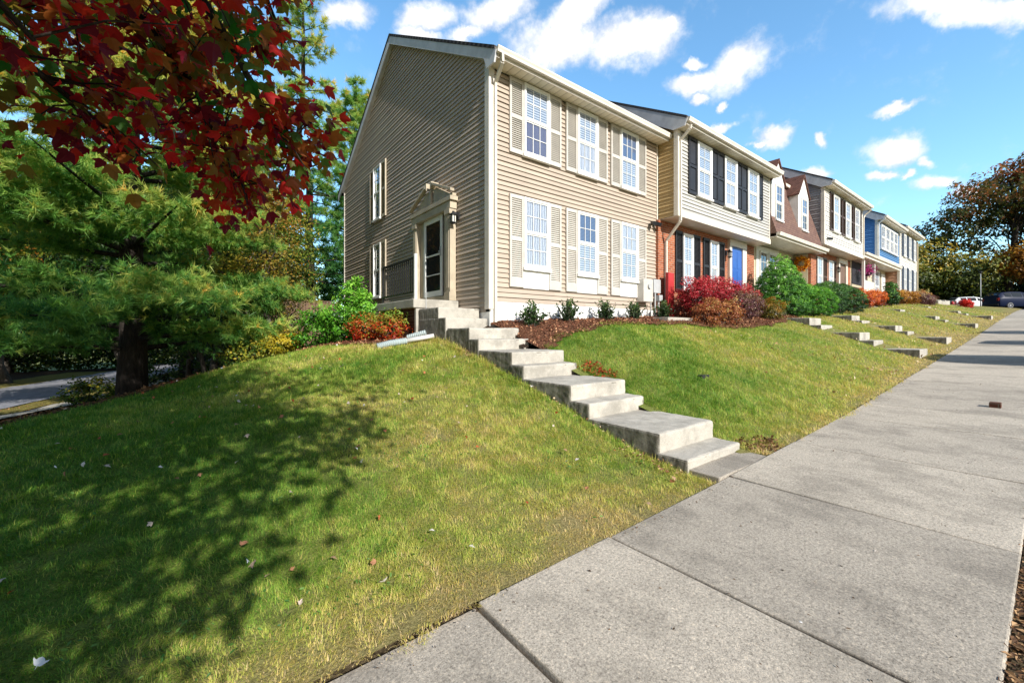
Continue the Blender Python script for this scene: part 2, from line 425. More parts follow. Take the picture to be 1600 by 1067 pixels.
def grid_sheet(name, xs, ys, zfun, mat, keep=None, kind='structure', attrs=None, label=None, cat=None):
    X, Y = np.meshgrid(xs, ys, indexing='ij')
    Z = zfun(X, Y)
    V = np.stack([X.ravel(), Y.ravel(), Z.ravel()], 1)
    nx, ny = len(xs), len(ys)
    idx = np.arange(nx * ny).reshape(nx, ny)
    Q = np.stack([idx[:-1, :-1], idx[1:, :-1], idx[1:, 1:], idx[:-1, 1:]], -1).reshape(-1, 4)
    if keep is not None:
        c = V[Q].mean(1); Q = Q[keep(c[:, 0], c[:, 1])]
    u, inv = np.unique(Q, return_inverse=True)
    V = V[u]; Q = inv.reshape(-1, 4)
    at = {k: f(V[:, 0], V[:, 1]) for k, f in (attrs or {}).items()}
    o = np_mesh(name, V, [Q], mat, attrs=at, smooth=True)
    return tag(o, label, cat, kind=kind)

def lawn_mat():
    t = NT('lawn thatch'); a = t.n('ShaderNodeAttribute', attribute_name='dry'); c = t.coord()
    n = t.noise(c, 60, 4, .7); n2 = t.noise(c, 9, 4)
    g = t.ramp(n, [(.25, (.035, .06, .009)), (.52, (.14, .20, .032)), (.8, (.26, .31, .07))])
    s = t.ramp(n, [(.25, (.09, .07, .028)), (.52, (.27, .22, .09)), (.8, (.42, .35, .17))])
    f = t.math('ADD', a.outputs['Fac'], t.math('MULTIPLY', t.math('SUBTRACT', n2, .5), .5))
    return t.bsdf(t.mix(f, g, s), .9, n, .8, .03, .1)
def litter_mat(name, a, b, c3):
    t = NT(name); c = t.coord(); n = t.noise(c, 38, 5, .75); n2 = t.noise(c, 5, 4)
    v = t.n('ShaderNodeTexVoronoi'); t.l(c, v.inputs[0]); v.inputs['Scale'].default_value = 26
    k = t.ramp(n, [(.28, a), (.52, b), (.75, c3)])
    k = t.mix(.4, k, t.ramp(n2, [(.3, (.35, .35, .35)), (.7, (1.1, 1.1, 1.1))]), 'MULTIPLY')
    return t.bsdf(k, .95, t.math('ADD', n, v.outputs[0]), .9, .04, .1)
M['lawn'] = lawn_mat()
M['litter'] = litter_mat('leaf litter', (.018, .012, .008), (.06, .04, .026), (.14, .095, .06))
M['mulch'] = litter_mat('red brown mulch', (.05, .022, .012), (.17, .075, .042), (.30, .15, .085))
M['dirt'] = litter_mat('dry dirt', (.04, .03, .018), (.14, .105, .06), (.26, .20, .11))

fx = np.concatenate([np.arange(-30, -5, .6), np.arange(-5, 12, .12), np.arange(12, 30, .25), np.arange(30, 62.1, .6)])
fy = np.concatenate([np.arange(1.94, 8, .1), np.arange(8, 14, .2), np.arange(14, 48.1, .8)])
grid_sheet('lawn', fx, fy, H, M['lawn'], keep=lambda x, y: is_lawn(x, y) & ~((x > 4.03) & (x < 5.02)), attrs={'dry': dry})
grid_sheet('woodland_floor', fx, fy, lambda x, y: H(x, y) - .012, M['litter'], keep=lambda x, y: ~is_lawn(x, y) & (x < 5.0))
# far ground reaching the horizon, under everything else
bx = np.concatenate([np.linspace(-900, -40, 12), np.linspace(-30, 62, 40), np.linspace(75, 1200, 14)])
by = np.concatenate([np.linspace(-900, -60, 10), np.linspace(-40, 1.5, 14), np.linspace(4, 48, 12), np.linspace(60, 1200, 14)])
grid_sheet('ground', bx, by, lambda x, y: H(np.clip(x, -30, 300), np.clip(y, 0, 48)) - .22 - .1 * (y > 1) - .25 * (y > 6) - .12 * ((x > -31) & (x < 63) & (y > 1)), M['lawn'], attrs={'dry': lambda x, y: np.full(len(x), .45)})
# mulch beds
mx = np.arange(5.0, 17.2, .1); my = np.arange(5.0, 7.6, .1)
grid_sheet('mulch_bed', mx, my, lambda x, y: H(x, y) + .02 + .03 * vnoise(x, y, 7, 8), M['mulch'], keep=lambda x, y: (y > lawn_edge(x) - .12 + (vnoise(x, y, 2.2, 5) - .5) * .25))
mx = np.arange(2.0, 4.0, .1); my = np.arange(7.6, 13, .1)
grid_sheet('mulch_bed', mx, my, lambda x, y: H(x, y) + .02 + .03 * vnoise(x, y, 7, 8), M['mulch'], keep=lambda x, y: (y > lawn_edge(x) - .1 + (vnoise(x, y, 2.2, 5) - .5) * .25) & (x > 2.2) & (x < 3.95))
mx = np.arange(17, 60, .3); my = np.arange(5.4, 7.8, .2)
grid_sheet('mulch_bed', mx, my, lambda x, y: H(x, y) + .03, M['mulch'], keep=lambda x, y: y > 6.0)

# sidewalk slabs
def sidewalk():
    js = [-9, -7.2, -5.4, -3.6, -1.8, -.3, 1.24, 2.36, 4.15, 5.8, 7.65, 8.9, 10.1, 11.8, 13.4] + [13.4 + 1.75 * k for k in range(1, 26)]
    mb = MB()
    for a, b in zip(js[:-1], js[1:]):
        g = .0095; dz = random.uniform(-.006, .006); t0 = random.uniform(-.004, .004)
        if a > 1.2: dz = .010 + dz * .25
        if abs(b - 1.24) < .01: dz = -.008
        za, zb = float(sw_z(a)), float(sw_z(b))
        y0, y1 = .135, 1.936
        vs = []
        for z in (-.12, 0):
            for (x, y) in ((a + g, y0), (b - g, y0), (b - g, y1), (a + g, y1)):
                vs.append((x, y, (za if x < (a + b) / 2 else zb) + z + dz + (t0 if y > 1 else -t0)))
        mb.add(vs, [(3, 2, 1, 0), (4, 5, 6, 7), (0, 1, 5, 4), (1, 2, 6, 5), (2, 3, 7, 6), (3, 0, 4, 7)])
    o = mb.build('sidewalk', M['concrete'], loc=(0, 0, 0), bevel=.009)
    at = o.data.attributes.new('tone', 'FLOAT', 'POINT'); at.data.foreach_set('value', np.repeat(np.random.default_rng(4).uniform(.1, .9, len(js) - 1), 8).astype(np.float32))
    tag(o, kind='structure')
sidewalk()
xs = np.arange(-10, 58, .5)
grid_sheet('dirt_strip', np.arange(-10, 58, .12), np.arange(-.08, .145, .03), lambda x, y: sw_z(x) - .015 + .02 * vnoise(x, y, 9, 2) - .03 * vnoise(x, y, 2, 7), M['dirt'])
grid_sheet('dirt_bed', xs, np.array([-.1, .15, .3, 1.0, 1.84, 1.92, 2.02]), lambda x, y: sw_z(x) - .03 - .06 * ((y > .2) & (y < 1.9)), M['dirt'])
def curb():
    mb = MB(); e = list(np.arange(-10, 58.1, 2.0))
    for a, b in zip(e[:-1], e[1:]):
        za, zb = float(sw_z(a)), float(sw_z(b)); vs = []
        for z in (-.3, .015):
            for (x, y) in ((a + .004, -.24), (b - .004, -.24), (b - .004, -.07), (a + .004, -.07)):
                vs.append((x, y, (za if x == a + .004 else zb) + z))
        mb.add(vs, [(3, 2, 1, 0), (4, 5, 6, 7), (0, 1, 5, 4), (1, 2, 6, 5), (2, 3, 7, 6), (3, 0, 4, 7)])
    tag(mb.build('curb', M['old_concrete'], loc=(0, 0, 0), bevel=.015), kind='structure')
curb()
grid_sheet('lawn', np.arange(-30, 3.1, .5), np.arange(-16, -.2, .5), lambda x, y: sw_z(x) - .02 + .05 * vnoise(x, y, .8, 3), M['lawn'], attrs={'dry': lambda x, y: np.full(len(x), .5)})
grid_sheet('parking_lot', np.concatenate([np.arange(3.0, 58, 1.5), np.arange(58, 130, 4)]), np.linspace(-22, -.24, 12), lambda x, y: sw_z(x) - .14, M['asphalt'])
grid_sheet('parking_lot', np.arange(57.6, 100, 2), np.arange(-.24, 9.5, 1.2), lambda x, y: sw_z(x) - .13 - .0 * y, M['asphalt'])
# pad between sidewalk and the first step
MB().box(3.97, 5.10, 1.946, 2.27, -.2, .128).build('entry_path', M['concrete'], loc=(3.97, 1.95, 0), bevel=.01)['kind'] = 'structure'
# side street past the pine
def strip(name, pts, w, mat, lift):
    P = [Vector((p[0], p[1], 0)) for p in pts]; V = []; Q = []
    n = 40
    L = []
    for k in range(n + 1):
        f = k / n * (len(P) - 1); i = min(int(f), len(P) - 2); L.append(P[i].lerp(P[i + 1], f - i))
    for k in range(n + 1):
        d = (L[min(k + 1, n)] - L[max(k - 1, 0)]).normalized(); s = Vector((d.y, -d.x, 0))
        for m in range(5):
            q = L[k] + s * w * (m / 4 - .5); V.append((q.x, q.y, h1(q.x, q.y) + lift))
    for k in range(n):
        for m in range(4):
            Q.append((k * 5 + m, k * 5 + m + 1, k * 5 + m + 6, k * 5 + m + 5))
    return tag(np_mesh(name, np.array(V), [np.array(Q)], mat, smooth=True), kind='structure')
strip('side_street', [(-14, 4), (-9.8, 12), (-6.9, 20.5), (-4.2, 29), (-2, 40), (0, 48)], 5.0, M['pale_asphalt'], .06)
M['straw'] = litter_mat('dry straw grass', (.10, .08, .02), (.28, .23, .06), (.45, .38, .12))
strip('grass_verge', [(-10.4, 5), (-6.2, 13.5), (-3.8, 19.8), (-1.2, 28.3), (1, 40)], 1.3, M['straw'], .045)
strip('garden_path', [(-9.0, 5), (-5.0, 13.2), (-2.7, 19.3), (-.2, 28)], .8, M['old_concrete'], .06)
strip('grass_verge', [(-18, 4), (-13.2, 13), (-10.3, 21), (-7.6, 30), (-5.4, 41)], 2.6, M['straw'], .05)

# ------------------------------------------------------------------ foliage helpers
T_DIAMOND = (np.array([(0, 0, 0), (.45, .27, .07), (1, 0, -.05), (.45, -.27, .07)]), [np.array([[0, 1, 2, 3]])])
T_OVAL = (np.array([(0, 0, 0), (.28, .2, .05), (.68, .2, .04), (1, 0, -.08), (.68, -.2, .04), (.28, -.2, .05)]), [np.array([[0, 1, 2, 3], [0, 3, 4, 5]])])
_rh = [(0, .03), (-.03, .17), (.06, .30), (.16, .36), (.28, .43), (.44, .54), (.60, .56), (.52, .40), (.50, .28), (.66, .25), (.80, .17), (1.0, 0.0)]
_rim = _rh + [(a, -b) for a, b in _rh[-2::-1]]
_mv = [(.32, 0, 0)] + [(a, b, .22 * abs(b) - .35 * max(0, a - .3) ** 2) for a, b in _rim] + [(-.35, .012, .02), (-.35, -.012, .02)]
_nr = len(_rim)
T_MAPLE = (np.array(_mv), [np.array([[0, i + 1, (i + 1) % _nr + 1] for i in range(_nr)]), np.array([[1, _nr, _nr + 2, _nr + 1]])])
def _tuft(n, w, seed, flat=.55):
    r = np.random.default_rng(seed); V = []; Fs = []
    for k in range(n):
        d = r.normal(size=3); d[0] = abs(d[0]) * .9 + .45; d /= np.linalg.norm(d); d[2] *= flat
        s = np.cross(d, r.normal(size=3)); s /= np.linalg.norm(s); l = r.uniform(.7, 1.05); b = len(V)
        o = np.array((r.uniform(0, .35), 0, 0))
        V += [o + s * w, o - s * w, o + d * l]; Fs.append((b, b + 1, b + 2))
    return (np.array(V), [np.array(Fs)])
T_PINE = _tuft(15, .042, 3, .8)
T_FIR = _tuft(9, .09, 5)

def rots(n, nrm, r, roll=None):
    """rotation matrices whose local z is near nrm and whose local x is random about it"""
    z = nrm / np.linalg.norm(nrm, axis=1, keepdims=True)
    a = r.normal(size=(n, 3)) if roll is None else roll
    x = a - (a * z).sum(1, keepdims=True) * z; x /= np.linalg.norm(x, axis=1, keepdims=True) + 1e-9
    y = np.cross(z, x)
    return np.stack([x, y, z], 2)

def leaves(name, P, size, mat, tmpl, nrm=None, roll=None, tint=None, parent=None, loc=None, kind=None, r=rng):
    n = len(P)
    if nrm is None: nrm = r.normal(size=(n, 3)) + np.array((0, 0, .6))
    Rm = rots(n, nrm, r, roll); tv, tf = tmpl; k = len(tv)
    V = np.einsum('nij,kj->nki', Rm, tv) * np.asarray(size).reshape(-1, 1, 1) + P[:, None, :]
    F = [(f[None] + (np.arange(n) * k)[:, None, None]).reshape(-1, f.shape[1]) for f in tf]
    if tint is None: tint = r.uniform(0, 1, n)
    o = np_mesh(name, V.reshape(-1, 3), F, mat, parent, loc, {'tint': np.repeat(np.clip(tint, 0, 1), k)})
    if kind: o['kind'] = kind
    return o

def clumped(blobs, nclump, per, spread, r, shell=.55):
    """points in leaf clumps spread through ellipsoid blobs: (cx,cy,cz,rx,ry,rz)"""
    B = np.array(blobs, float); w = (B[:, 3] * B[:, 4] * B[:, 5]) ** .8; w /= w.sum()
    i = r.choice(len(B), nclump, p=w)
    d = r.normal(size=(nclump, 3)); d /= np.linalg.norm(d, axis=1, keepdims=True)
    rad = (shell + (1 - shell) * r.uniform(0, 1, nclump)) * (r.uniform(.8, 1.08, nclump) if shell < .8 else r.uniform(.95, 1.02, nclump))
    C = B[i, :3] + d * B[i, 3:] * rad[:, None]
    ct = r.normal(0, .16, nclump)
    m = r.poisson(per, nclump)
    j = np.repeat(np.arange(nclump), m)
    off = r.normal(size=(len(j), 3)); off *= (r.uniform(0, 1, len(j)) ** .45 / np.linalg.norm(off, axis=1))[:, None]
    sp = spread * r.uniform(.6, 1.35, nclump)
    P = C[j] + off * sp[j][:, None] * np.array((1, 1, .62))
    out = d[j] + off * .8 + np.array((0, 0, .35))
    return P, C, ct[j], out

def limb_path(a, b, r, sag=.1, n=5, wob=.035):
    a = Vector(a); b = Vector(b); L = (b - a).length; pts = []
    for k in range(n + 1):
        t = k / n; p = a.lerp(b, t); p.z += sag * L * math.sin(math.pi * t)
        if 0 < k < n: p += Vector(r.normal(0, wob * L, 3))
        pts.append(p)
    return pts

def tree(name, label, cat, base, height, r0, blobs, nclump, per, spread, lsize, mat, bark, seed, group=None, tmpl=T_DIAMOND, tmix=(0, 1), lean=(0, 0), twigs=26, fork=.45, twist=.035):
    r = np.random.default_rng(seed)
    root = empty(name, base, label, cat, group)
    P, C, ct, out = clumped(blobs, nclump, per, spread, r)
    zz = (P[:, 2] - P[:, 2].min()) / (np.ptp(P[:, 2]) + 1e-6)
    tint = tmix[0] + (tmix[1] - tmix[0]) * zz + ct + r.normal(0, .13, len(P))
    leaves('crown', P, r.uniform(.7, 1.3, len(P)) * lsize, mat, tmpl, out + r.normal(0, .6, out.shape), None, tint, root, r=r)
    top = Vector((base[0] + lean[0], base[1] + lean[1], base[2] + height))
    tp = limb_path((base[0], base[1], base[2] - .2), top, r, 0, 7)
    mb = MB()
    rr = [r0 * (1 - .85 * k / 7) for k in range(8)]; rr[0] *= 1.35
    mb.tube(tp, rr, 10)
    for k in range(min(twigs, len(C))):
        c = C[r.integers(len(C))]
        f = fork + (1 - fork) * r.uniform(0, .85); i = min(int(f * 7), 6); s = tp[i].lerp(tp[i + 1], f * 7 - i)
        if c[2] < s.z - 1.0: s = tp[2]
        rad = r0 * r.uniform(.16, .34) * (1 - .5 * f)
        pp = limb_path(s, c, r, .08, 4); mb.tube(pp, [rad, rad * .8, rad * .6, rad * .42, rad * .2], 6)
    mb.build('trunk', bark, root, smooth=True, fix=False)
    return root

def shrub(name, label, cat, blobs, nclump, per, spread, lsize, mat, seed, group='bushes along the house row', tmpl=T_DIAMOND, tmix=(.2, .8), shell=.6, stems=9, stem_mat=None):
    r = np.random.default_rng(seed)
    B = np.array(blobs); b0 = (float(B[:, 0].mean()), float(B[:, 1].mean())); base = (b0[0], b0[1], h1(*b0))
    root = empty(name, base, label, cat, group)
    P, C, ct, out = clumped(blobs, nclump, per, spread, r, shell)
    keep = P[:, 2] > H(P[:, 0], P[:, 1]) + .01
    P, ct, out = P[keep], ct[keep], out[keep]
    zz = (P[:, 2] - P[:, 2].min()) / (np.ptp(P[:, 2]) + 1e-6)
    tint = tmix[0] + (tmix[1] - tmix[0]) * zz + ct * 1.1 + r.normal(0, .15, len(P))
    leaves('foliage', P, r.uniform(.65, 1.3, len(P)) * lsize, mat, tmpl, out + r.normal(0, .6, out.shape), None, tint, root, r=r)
    mb = MB()
    for k in range(stems):
        b = B[r.integers(len(B))]; g = (b[0] + r.normal(0, b[3] * .2), b[1] + r.normal(0, b[4] * .2)); c = C[r.integers(len(C))]
        mb.tube(limb_path((g[0], g[1], h1(*g) - .03), c, r, .03, 3), [.014, .011, .008, .004], 5)
    mb.build('stem', stem_mat or M['grey_bark'], root, smooth=True, fix=False)
    return root
# ------------------------------------------------------------------ house parts
TF = lambda Y: (lambda u, d, w: (u, Y - d, w))
TS = lambda X: (lambda u, d, w: (X - d, u, w))
TR = lambda u, d, w: (d, u, w)       # profile in (y, z) extruded along x

def siding(name, T, u0, u1, z0, z1, mat, parent, pitch=.105, p=.029, lim=None):
    mb = MB(T); n = int(math.ceil((z1 - z0) / pitch))
    for k in range(n):
        a = z0 + k * pitch; b = min(a + pitch, z1)
        l0, r0 = lim(a) if lim else (u0, u1); l1, r1 = lim(b) if lim else (u0, u1)
        if r0 - l0 < .02: break
        q = p * (1.12 if k % 2 else .88)
        mb.add([(l0, q, a), (r0, q, a), (r1, .001, b), (l1, .001, b), (l0, 0, a), (r0, 0, a)], [(0, 1, 2, 3), (4, 5, 1, 0)])
    return mb.build(name, mat, parent, fix=False)

def window(parent, T, u0, u1, z0, z1, nc=3, nr=2, up=None, low=None, mat=None, trim=.05, sill=.05, glass=None, single=False):
    mat = mat or M['white_trim']; zm = (z0 + z1) / 2
    mb = MB(T)
    mb.box(u0, u0 + trim, 0, .07, z0, z1); mb.box(u1 - trim, u1, 0, .07, z0, z1)
    mb.box(u0 + trim, u1 - trim, 0, .067, z1 - trim, z1); mb.box(u0 + trim, u1 - trim, 0, .067, z0, z0 + trim)
    if sill: mb.box(u0 - .03, u1 + .03, 0, .10, z0 - sill, z0 - .001)
    a, b = u0 + trim, u1 - trim; m = .013
    halves = [(z0 + trim, z1 - trim, .03)] if single else [(zm + .02, z1 - trim, .042), (z0 + trim, zm - .02, .03)]
    if not single: mb.box(a, b, .018, .056, zm - .02, zm + .02)
    for (h0, h1_, d) in halves:
        s = .028
        mb.box(a, a + s, .016, d + .008, h0, h1_); mb.box(b - s, b, .016, d + .008, h0, h1_)
        mb.box(a + s, b - s, .016, d + .007, h0, h0 + s); mb.box(a + s, b - s, .016, d + .007, h1_ - s, h1_)
        for k in range(1, nc):
            x = a + s + (b - a - 2 * s) * k / nc; mb.box(x - m / 2, x + m / 2, d - .004, d + .005, h0 + s, h1_ - s)
        for k in range(1, nr):
            z = h0 + s + (h1_ - h0 - 2 * s) * k / nr
            mb.box(a + s, b - s, d - .003, d + .004, z - m / 2, z + m / 2)
    fr = mb.build('window', mat, parent)
    for (h0, h1_, d), cm in zip(halves, (up or M['blind'], low or M['curtain'])):
        MB(T).add([(a, d - .006, h0), (b, d - .006, h0), (b, d - .006, h1_), (a, d - .006, h1_)], [(0, 1, 2, 3)]).build('pane', glass or M['glass'], fr, fix=False)
        MB(T).add([(a, d - .0125, h0), (b, d - .0125, h0), (b, d - .0125, h1_), (a, d - .0125, h1_)], [(0, 1, 2, 3)]).build('curtain', cm, fr, fix=False)
    return fr

def shutter(parent, T, u0, u1, z0, z1, mat, pitch=.04, split=.5, panel=False, bot=.09):
    mb = MB(T); s = .05 if u1 - u0 > .3 else .035
    mb.box(u0, u1, .002, .018, z0, z1)
    mb.box(u0, u0 + s, .018, .048, z0, z1); mb.box(u1 - s, u1, .018, .048, z0, z1)
    zm = z0 + (z1 - z0) * split
    mb.box(u0 + s, u1 - s, .018, .046, z0, z0 + bot); mb.box(u0 + s, u1 - s, .018, .046, z1 - .08, z1); mb.box(u0 + s, u1 - s, .018, .046, zm - .04, zm + .04)
    for a, b in ((z0 + bot, zm - .04), (zm + .04, z1 - .08)):
        if panel:
            mb.box(u0 + s + .03, u1 - s - .03, .018, .036, a + .03, b - .03); continue
        n = int((b - a) / pitch); pt = (b - a) / n
        for k in range(n):
            z = a + k * pt
            mb.add([(u0 + s, .042, z + .002), (u1 - s, .042, z + .002), (u1 - s, .0185, z + pt * .58), (u0 + s, .0185, z + pt * .58),
                    (u0 + s, .036, z), (u1 - s, .036, z)], [(0, 1, 2, 3), (4, 5, 1, 0)])
    return mb.build('shutter', mat, parent, fix=False)

def gable_roof(parent, x0, x1, yf, yb, ze, zr, mat, th=.1):
    ym = (yf + yb) / 2
    MB(TR).prism([(yf, ze), (ym, zr), (yb, ze), (yb, ze - th), (ym, zr - th), (yf, ze - th)], x0, x1).build('roof', mat, parent)

def gutter(parent, x0, x1, yo, z, mat, depth=.11, h=.115):
    mb = MB(TR)
    mb.prism([(yo, z), (yo + .012, z), (yo + .03, z - h + .012), (yo + depth - .01, z - h + .012), (yo + depth - .01, z), (yo + depth, z), (yo + depth, z - h), (yo + .025, z - h), (yo + .018, z - h * .6), (yo, z - .03)], x0, x1)
    mb.prism([(yo + .02, z - .005), (yo + depth - .012, z - .005), (yo + depth - .012, z - h + .014), (yo + .032, z - h + .014)], x0 + .001, x0 + .005)
    mb.prism([(yo + .02, z - .005), (yo + depth - .012, z - .005), (yo + depth - .012, z - h + .014), (yo + .032, z - h + .014)], x1 - .005, x1 - .001)
    return mb.build('gutter', mat, parent)

def downspout(parent, pts, mat, w=.075, d=.055):
    mb = MB()
    for a, b in zip(pts[:-1], pts[1:]):
        mb.bar(a, b, w, d)
    return mb.build('downspout', mat, parent, bevel=.008)

def wall_lamp(parent, c, mat, T):
    mb = MB(T); u, w = c
    mb.box(u - .05, u + .05, .0, .03, w - .02, w + .16)
    mb.box(u - .012, u + .012, .03, .16, w + .13, w + .155)
    for q in range(6):
        a = 2 * math.pi * q / 6
        mb.box(u + .055 * math.cos(a) - .006, u + .055 * math.cos(a) + .006, .14 + .055 * math.sin(a) - .006, .14 + .055 * math.sin(a) + .006, w - .09, w + .08)
    for k, (r, z0, z1) in enumerate(((.075, .075, .095), (.05, .095, .12), (.02, .12, .17), (.065, -.105, -.09), (.03, -.13, -.105))):
        mb.box(u - r, u + r, .14 - r, .14 + r, w + z0, w + z1)
    o = mb.build('wall_lamp', mat, parent)
    MB(T).box(u - .042, u + .042, .14 - .042, .14 + .042, w - .09, w + .075).build('lamp_glass', M['lamp_glass'], o)
    return o

# ------------------------------------------------------------------ corner house
Y1 = 7.3
h = empty('end_townhouse', (5.0, 7.3, 1.7), 'tan clapboard corner house with cream shutters and a side door under a broken pediment', 'house')
ZR, YM, SL = 10.60, 12.55, .607
siding('wall', TF(Y1), 5.1, 11.08, 2.17, 7.14, M['tan_siding'], h)
siding('wall', TS(5.0), 7.4, 17.8, 1.95, 10.55, M['tan_siding'], h, p=.026,
       lim=lambda z: (7.4, 17.72) if z < 7.2 else (max(7.4, YM - (ZR - z) / SL), min(17.72, YM + (ZR - z) / SL)))
MB().box(5.03, 11.08, 7.32, 17.7, 1.6, 7.15).build('wall_core', M['dark'], h)
mb = MB(); mb.box(5.02, 11.08, 7.27, 7.32, 1.3, 2.165); mb.box(4.99, 5.02, 7.27, 17.7, 1.0, 1.945); mb.build('foundation', M['foundation'], h)
MB().box(4.962, 5.0, 17.7, 17.8, 1.5, 7.2).build('corner_trim', M['cream_trim'], h)
mb = MB(); mb.add([(x, y, z) for z in (2.0, 7.2) for x, y in ((4.956, 7.252), (5.1, 7.252), (5.1, 7.299), (5.0, 7.299), (5.0, 7.42), (4.956, 7.42))], [(0, 1, 2, 3, 4, 5), (11, 10, 9, 8, 7, 6)] + [(i, (i + 1) % 6, (i + 1) % 6 + 6, i + 6) for i in range(6)]); mb.build('corner_trim', M['cream_trim'], h, bevel=.006)
MB().box(11.03, 11.078, 7.26, 7.30, 2.17, 7.1).build('corner_trim', M['cream_trim'], h)
gable_roof(h, 4.84, 11.09, 6.9, 18.2, 7.30, 10.735, M['roof'], .075)
mb = MB(lambda u, d, w: (d, u, w))
mb.prism([(6.86, 7.20), (YM, 10.655), (18.22, 7.2), (18.22, 6.98), (YM, 10.42), (7.3, 7.235), (7.2, 6.98), (6.93, 6.98)], 4.855, 4.895)
mb.build('rake_board', M['rake'], h)
mb = MB(lambda u, d, w: (d, u, w)); mb.prism([(7.35, 7.28), (YM, 10.47), (17.8, 7.24), (17.8, 7.22), (YM, 10.45), (7.35, 7.26)], 4.897, 4.995); mb.build('rake_soffit', M['rake'], h)
MB().box(4.90, 11.08, 6.93, 7.298, 7.105, 7.12).build('soffit', M['soffit'], h)
MB().box(4.90, 11.08, 6.905, 6.928, 7.09, 7.24).build('fascia', M['cream_trim'], h)
gutter(h, 4.87, 11.08, 6.79, 7.265, M['cream_trim'])
downspout(h, [(5.0, 6.84, 7.16), (5.02, 6.86, 7.0), (5.1, 7.215, 6.78), (5.1, 7.225, 6.7), (5.1, 7.225, 2.05), (5.1, 7.225, 1.72)], M['cream_trim'])
W1 = [(5.89, 6.66), (7.61, 8.35), (9.30, 10.06)]; SH1 = [(5.50, 5.885), (6.665, 7.05), (7.22, 7.605), (8.355, 8.75), (8.90, 9.295), (10.065, 10.46)]
CU = [(M['blind'], M['violet_curtain']), (M['blind'], M['curtain']), (M['blue_dark'], M['blind'])]
CL = [(M['curtain'], M['curtain']), (M['blue_dark'], M['blind']), (M['curtain'], M['blind'])]
for (a, b), (cu, cl), (du, dl) in zip(W1, CU, CL):
    window(h, TF(Y1 - .02), a, b, 5.50, 7.08, up=cu, low=cl, sill=.07)
    window(h, TF(Y1 - .02), a, b, 2.97, 4.53, up=du, low=dl, sill=.07)
    mb = MB(TF(Y1 - .02)); mb.box(a + .0, b - .0, .002, .03, 2.50, 2.895); mb.box(a + .04, b - .04, .03, .036, 2.54, 2.85)
    mb.build('window_panel', M['white_trim'], h)
for a, b in SH1:
    shutter(h, TF(Y1 - .02), a, b, 5.45, 7.09, M['taupe'], split=.49, pitch=.043)
    shutter(h, TF(Y1 - .02), a, b, 2.51, 4.54, M['taupe'], split=.52, bot=.2, pitch=.045)
for z0, z1, c in ((5.30, 7.06, M['blue_dark']), (2.70, 4.47, M['dark'])):
    window(h, TS(4.974), 13.50, 14.16, z0, z1, up=M['dark'], low=c, sill=.06, glass=M['door_glass'], trim=.03)
    shutter(h, TS(4.974), 13.10, 13.48, z0 - .03, z1 + .03, M['door_trim']); shutter(h, TS(4.974), 14.18, 14.56, z0 - .03, z1 + .03, M['door_trim'])  # darker paint than the front shutters, their shade put into the colour
# side door with pilasters, frieze and broken pediment
T5 = TS(4.974); mb = MB(T5)
for a, b in ((8.66, 8.90), (10.50, 10.74)):
    mb.box(a, b, 0, .16, 2.26, 4.42); mb.box(a - .015, b + .015, 0, .185, 2.26, 2.46); mb.box(a - .015, b + .015, 0, .185, 4.30, 4.42)
    mb.box(a + .05, b - .05, .16, .172, 2.56, 4.22)
mb.box(8.62, 10.78, 0, .18, 4.423, 4.60); mb.box(8.56, 10.84, 0, .21, 4.603, 4.70)
mb.box(8.903, 9.17, 0, .045, 2.26, 4.42); mb.box(10.24, 10.497, 0, .045, 2.26, 4.42)
mb.box(8.64, 10.76, 0, .12, 4.703, 4.80)
mb.prism([(8.56, 4.703), (9.60, 4.703), (9.60, 5.11), (9.44, 5.13)], .0, .11)
mb.prism([(10.84, 4.703), (9.80, 4.703), (9.80, 5.11), (9.96, 5.13)], .001, .111)
for sgn, e in ((1, 8.54), (-1, 10.86)):
    mb.prism([(e, 4.80), (e + sgn * .96, 5.19), (e + sgn * .96, 5.255), (e, 4.865)], .112 if sgn > 0 else .113, .22)
mb.prism([(9.50, 5.2), (9.53, 5.29), (9.60, 5.31), (9.60, 5.12)], .0, .215)
mb.prism([(9.90, 5.2), (9.87, 5.29), (9.80, 5.31), (9.80, 5.12)], .0, .217)
mb.box(9.66, 9.74, .02, .16, 4.703, 5.12); mb.lathe((9.70, .09, 5.12), [(.06, 0), (.035, .03), (.06, .10), (.05, .16), (.012, .24)], 10) if False else None
mb.build('door_surround', M['door_trim'], h, bevel=.006)
mb = MB(); mb.lathe((4.91, 9.70, 5.12), [(.06, 0), (.035, .03), (.06, .10), (.05, .16), (.012, .24)], 10); mb.build('finial', M['door_trim'], h, smooth=True)
mb = MB(T5); a, b = 9.20, 10.21
mb.box(a, a + .10, .046, .085, 2.42, 4.42); mb.box(b - .10, b, .046, .085, 2.42, 4.42); mb.box(a + .1, b - .1, .046, .083, 4.30, 4.42); mb.box(a + .1, b - .1, .046, .083, 2.42, 2.56); mb.box(a + .1, b - .1, .046, .080, 3.45, 3.49); mb.box(a + .1, b - .1, .046, .078, 2.96, 2.985)
door = mb.build('storm_door', M['white_trim'], h, bevel=.004)
MB(T5).add([(a + .1, .066, 2.56), (b - .1, .066, 2.56), (b - .1, .066, 4.3), (a + .1, .066, 4.3)], [(0, 1, 2, 3)]).build('pane', M['door_glass'], door, fix=False)
MB(T5).add([(a + .1, .05, 2.56), (b - .1, .05, 2.56), (b - .1, .05, 4.3), (a + .1, .05, 4.3)], [(0, 1, 2, 3)]).build('inner_door', M['dark'], door, fix=False)
mb = MB(T5); mb.box(a + .03, a + .07, .085, .11, 3.40, 3.62); mb.box(a + .02, a + .11, .11, .125, 3.50, 3.525); mb.build('handle', M['metal'], door)
MB(T5).box(8.91, 10.49, .0, .12, 2.26, 2.40).build('door_sill', M['door_trim'], h)
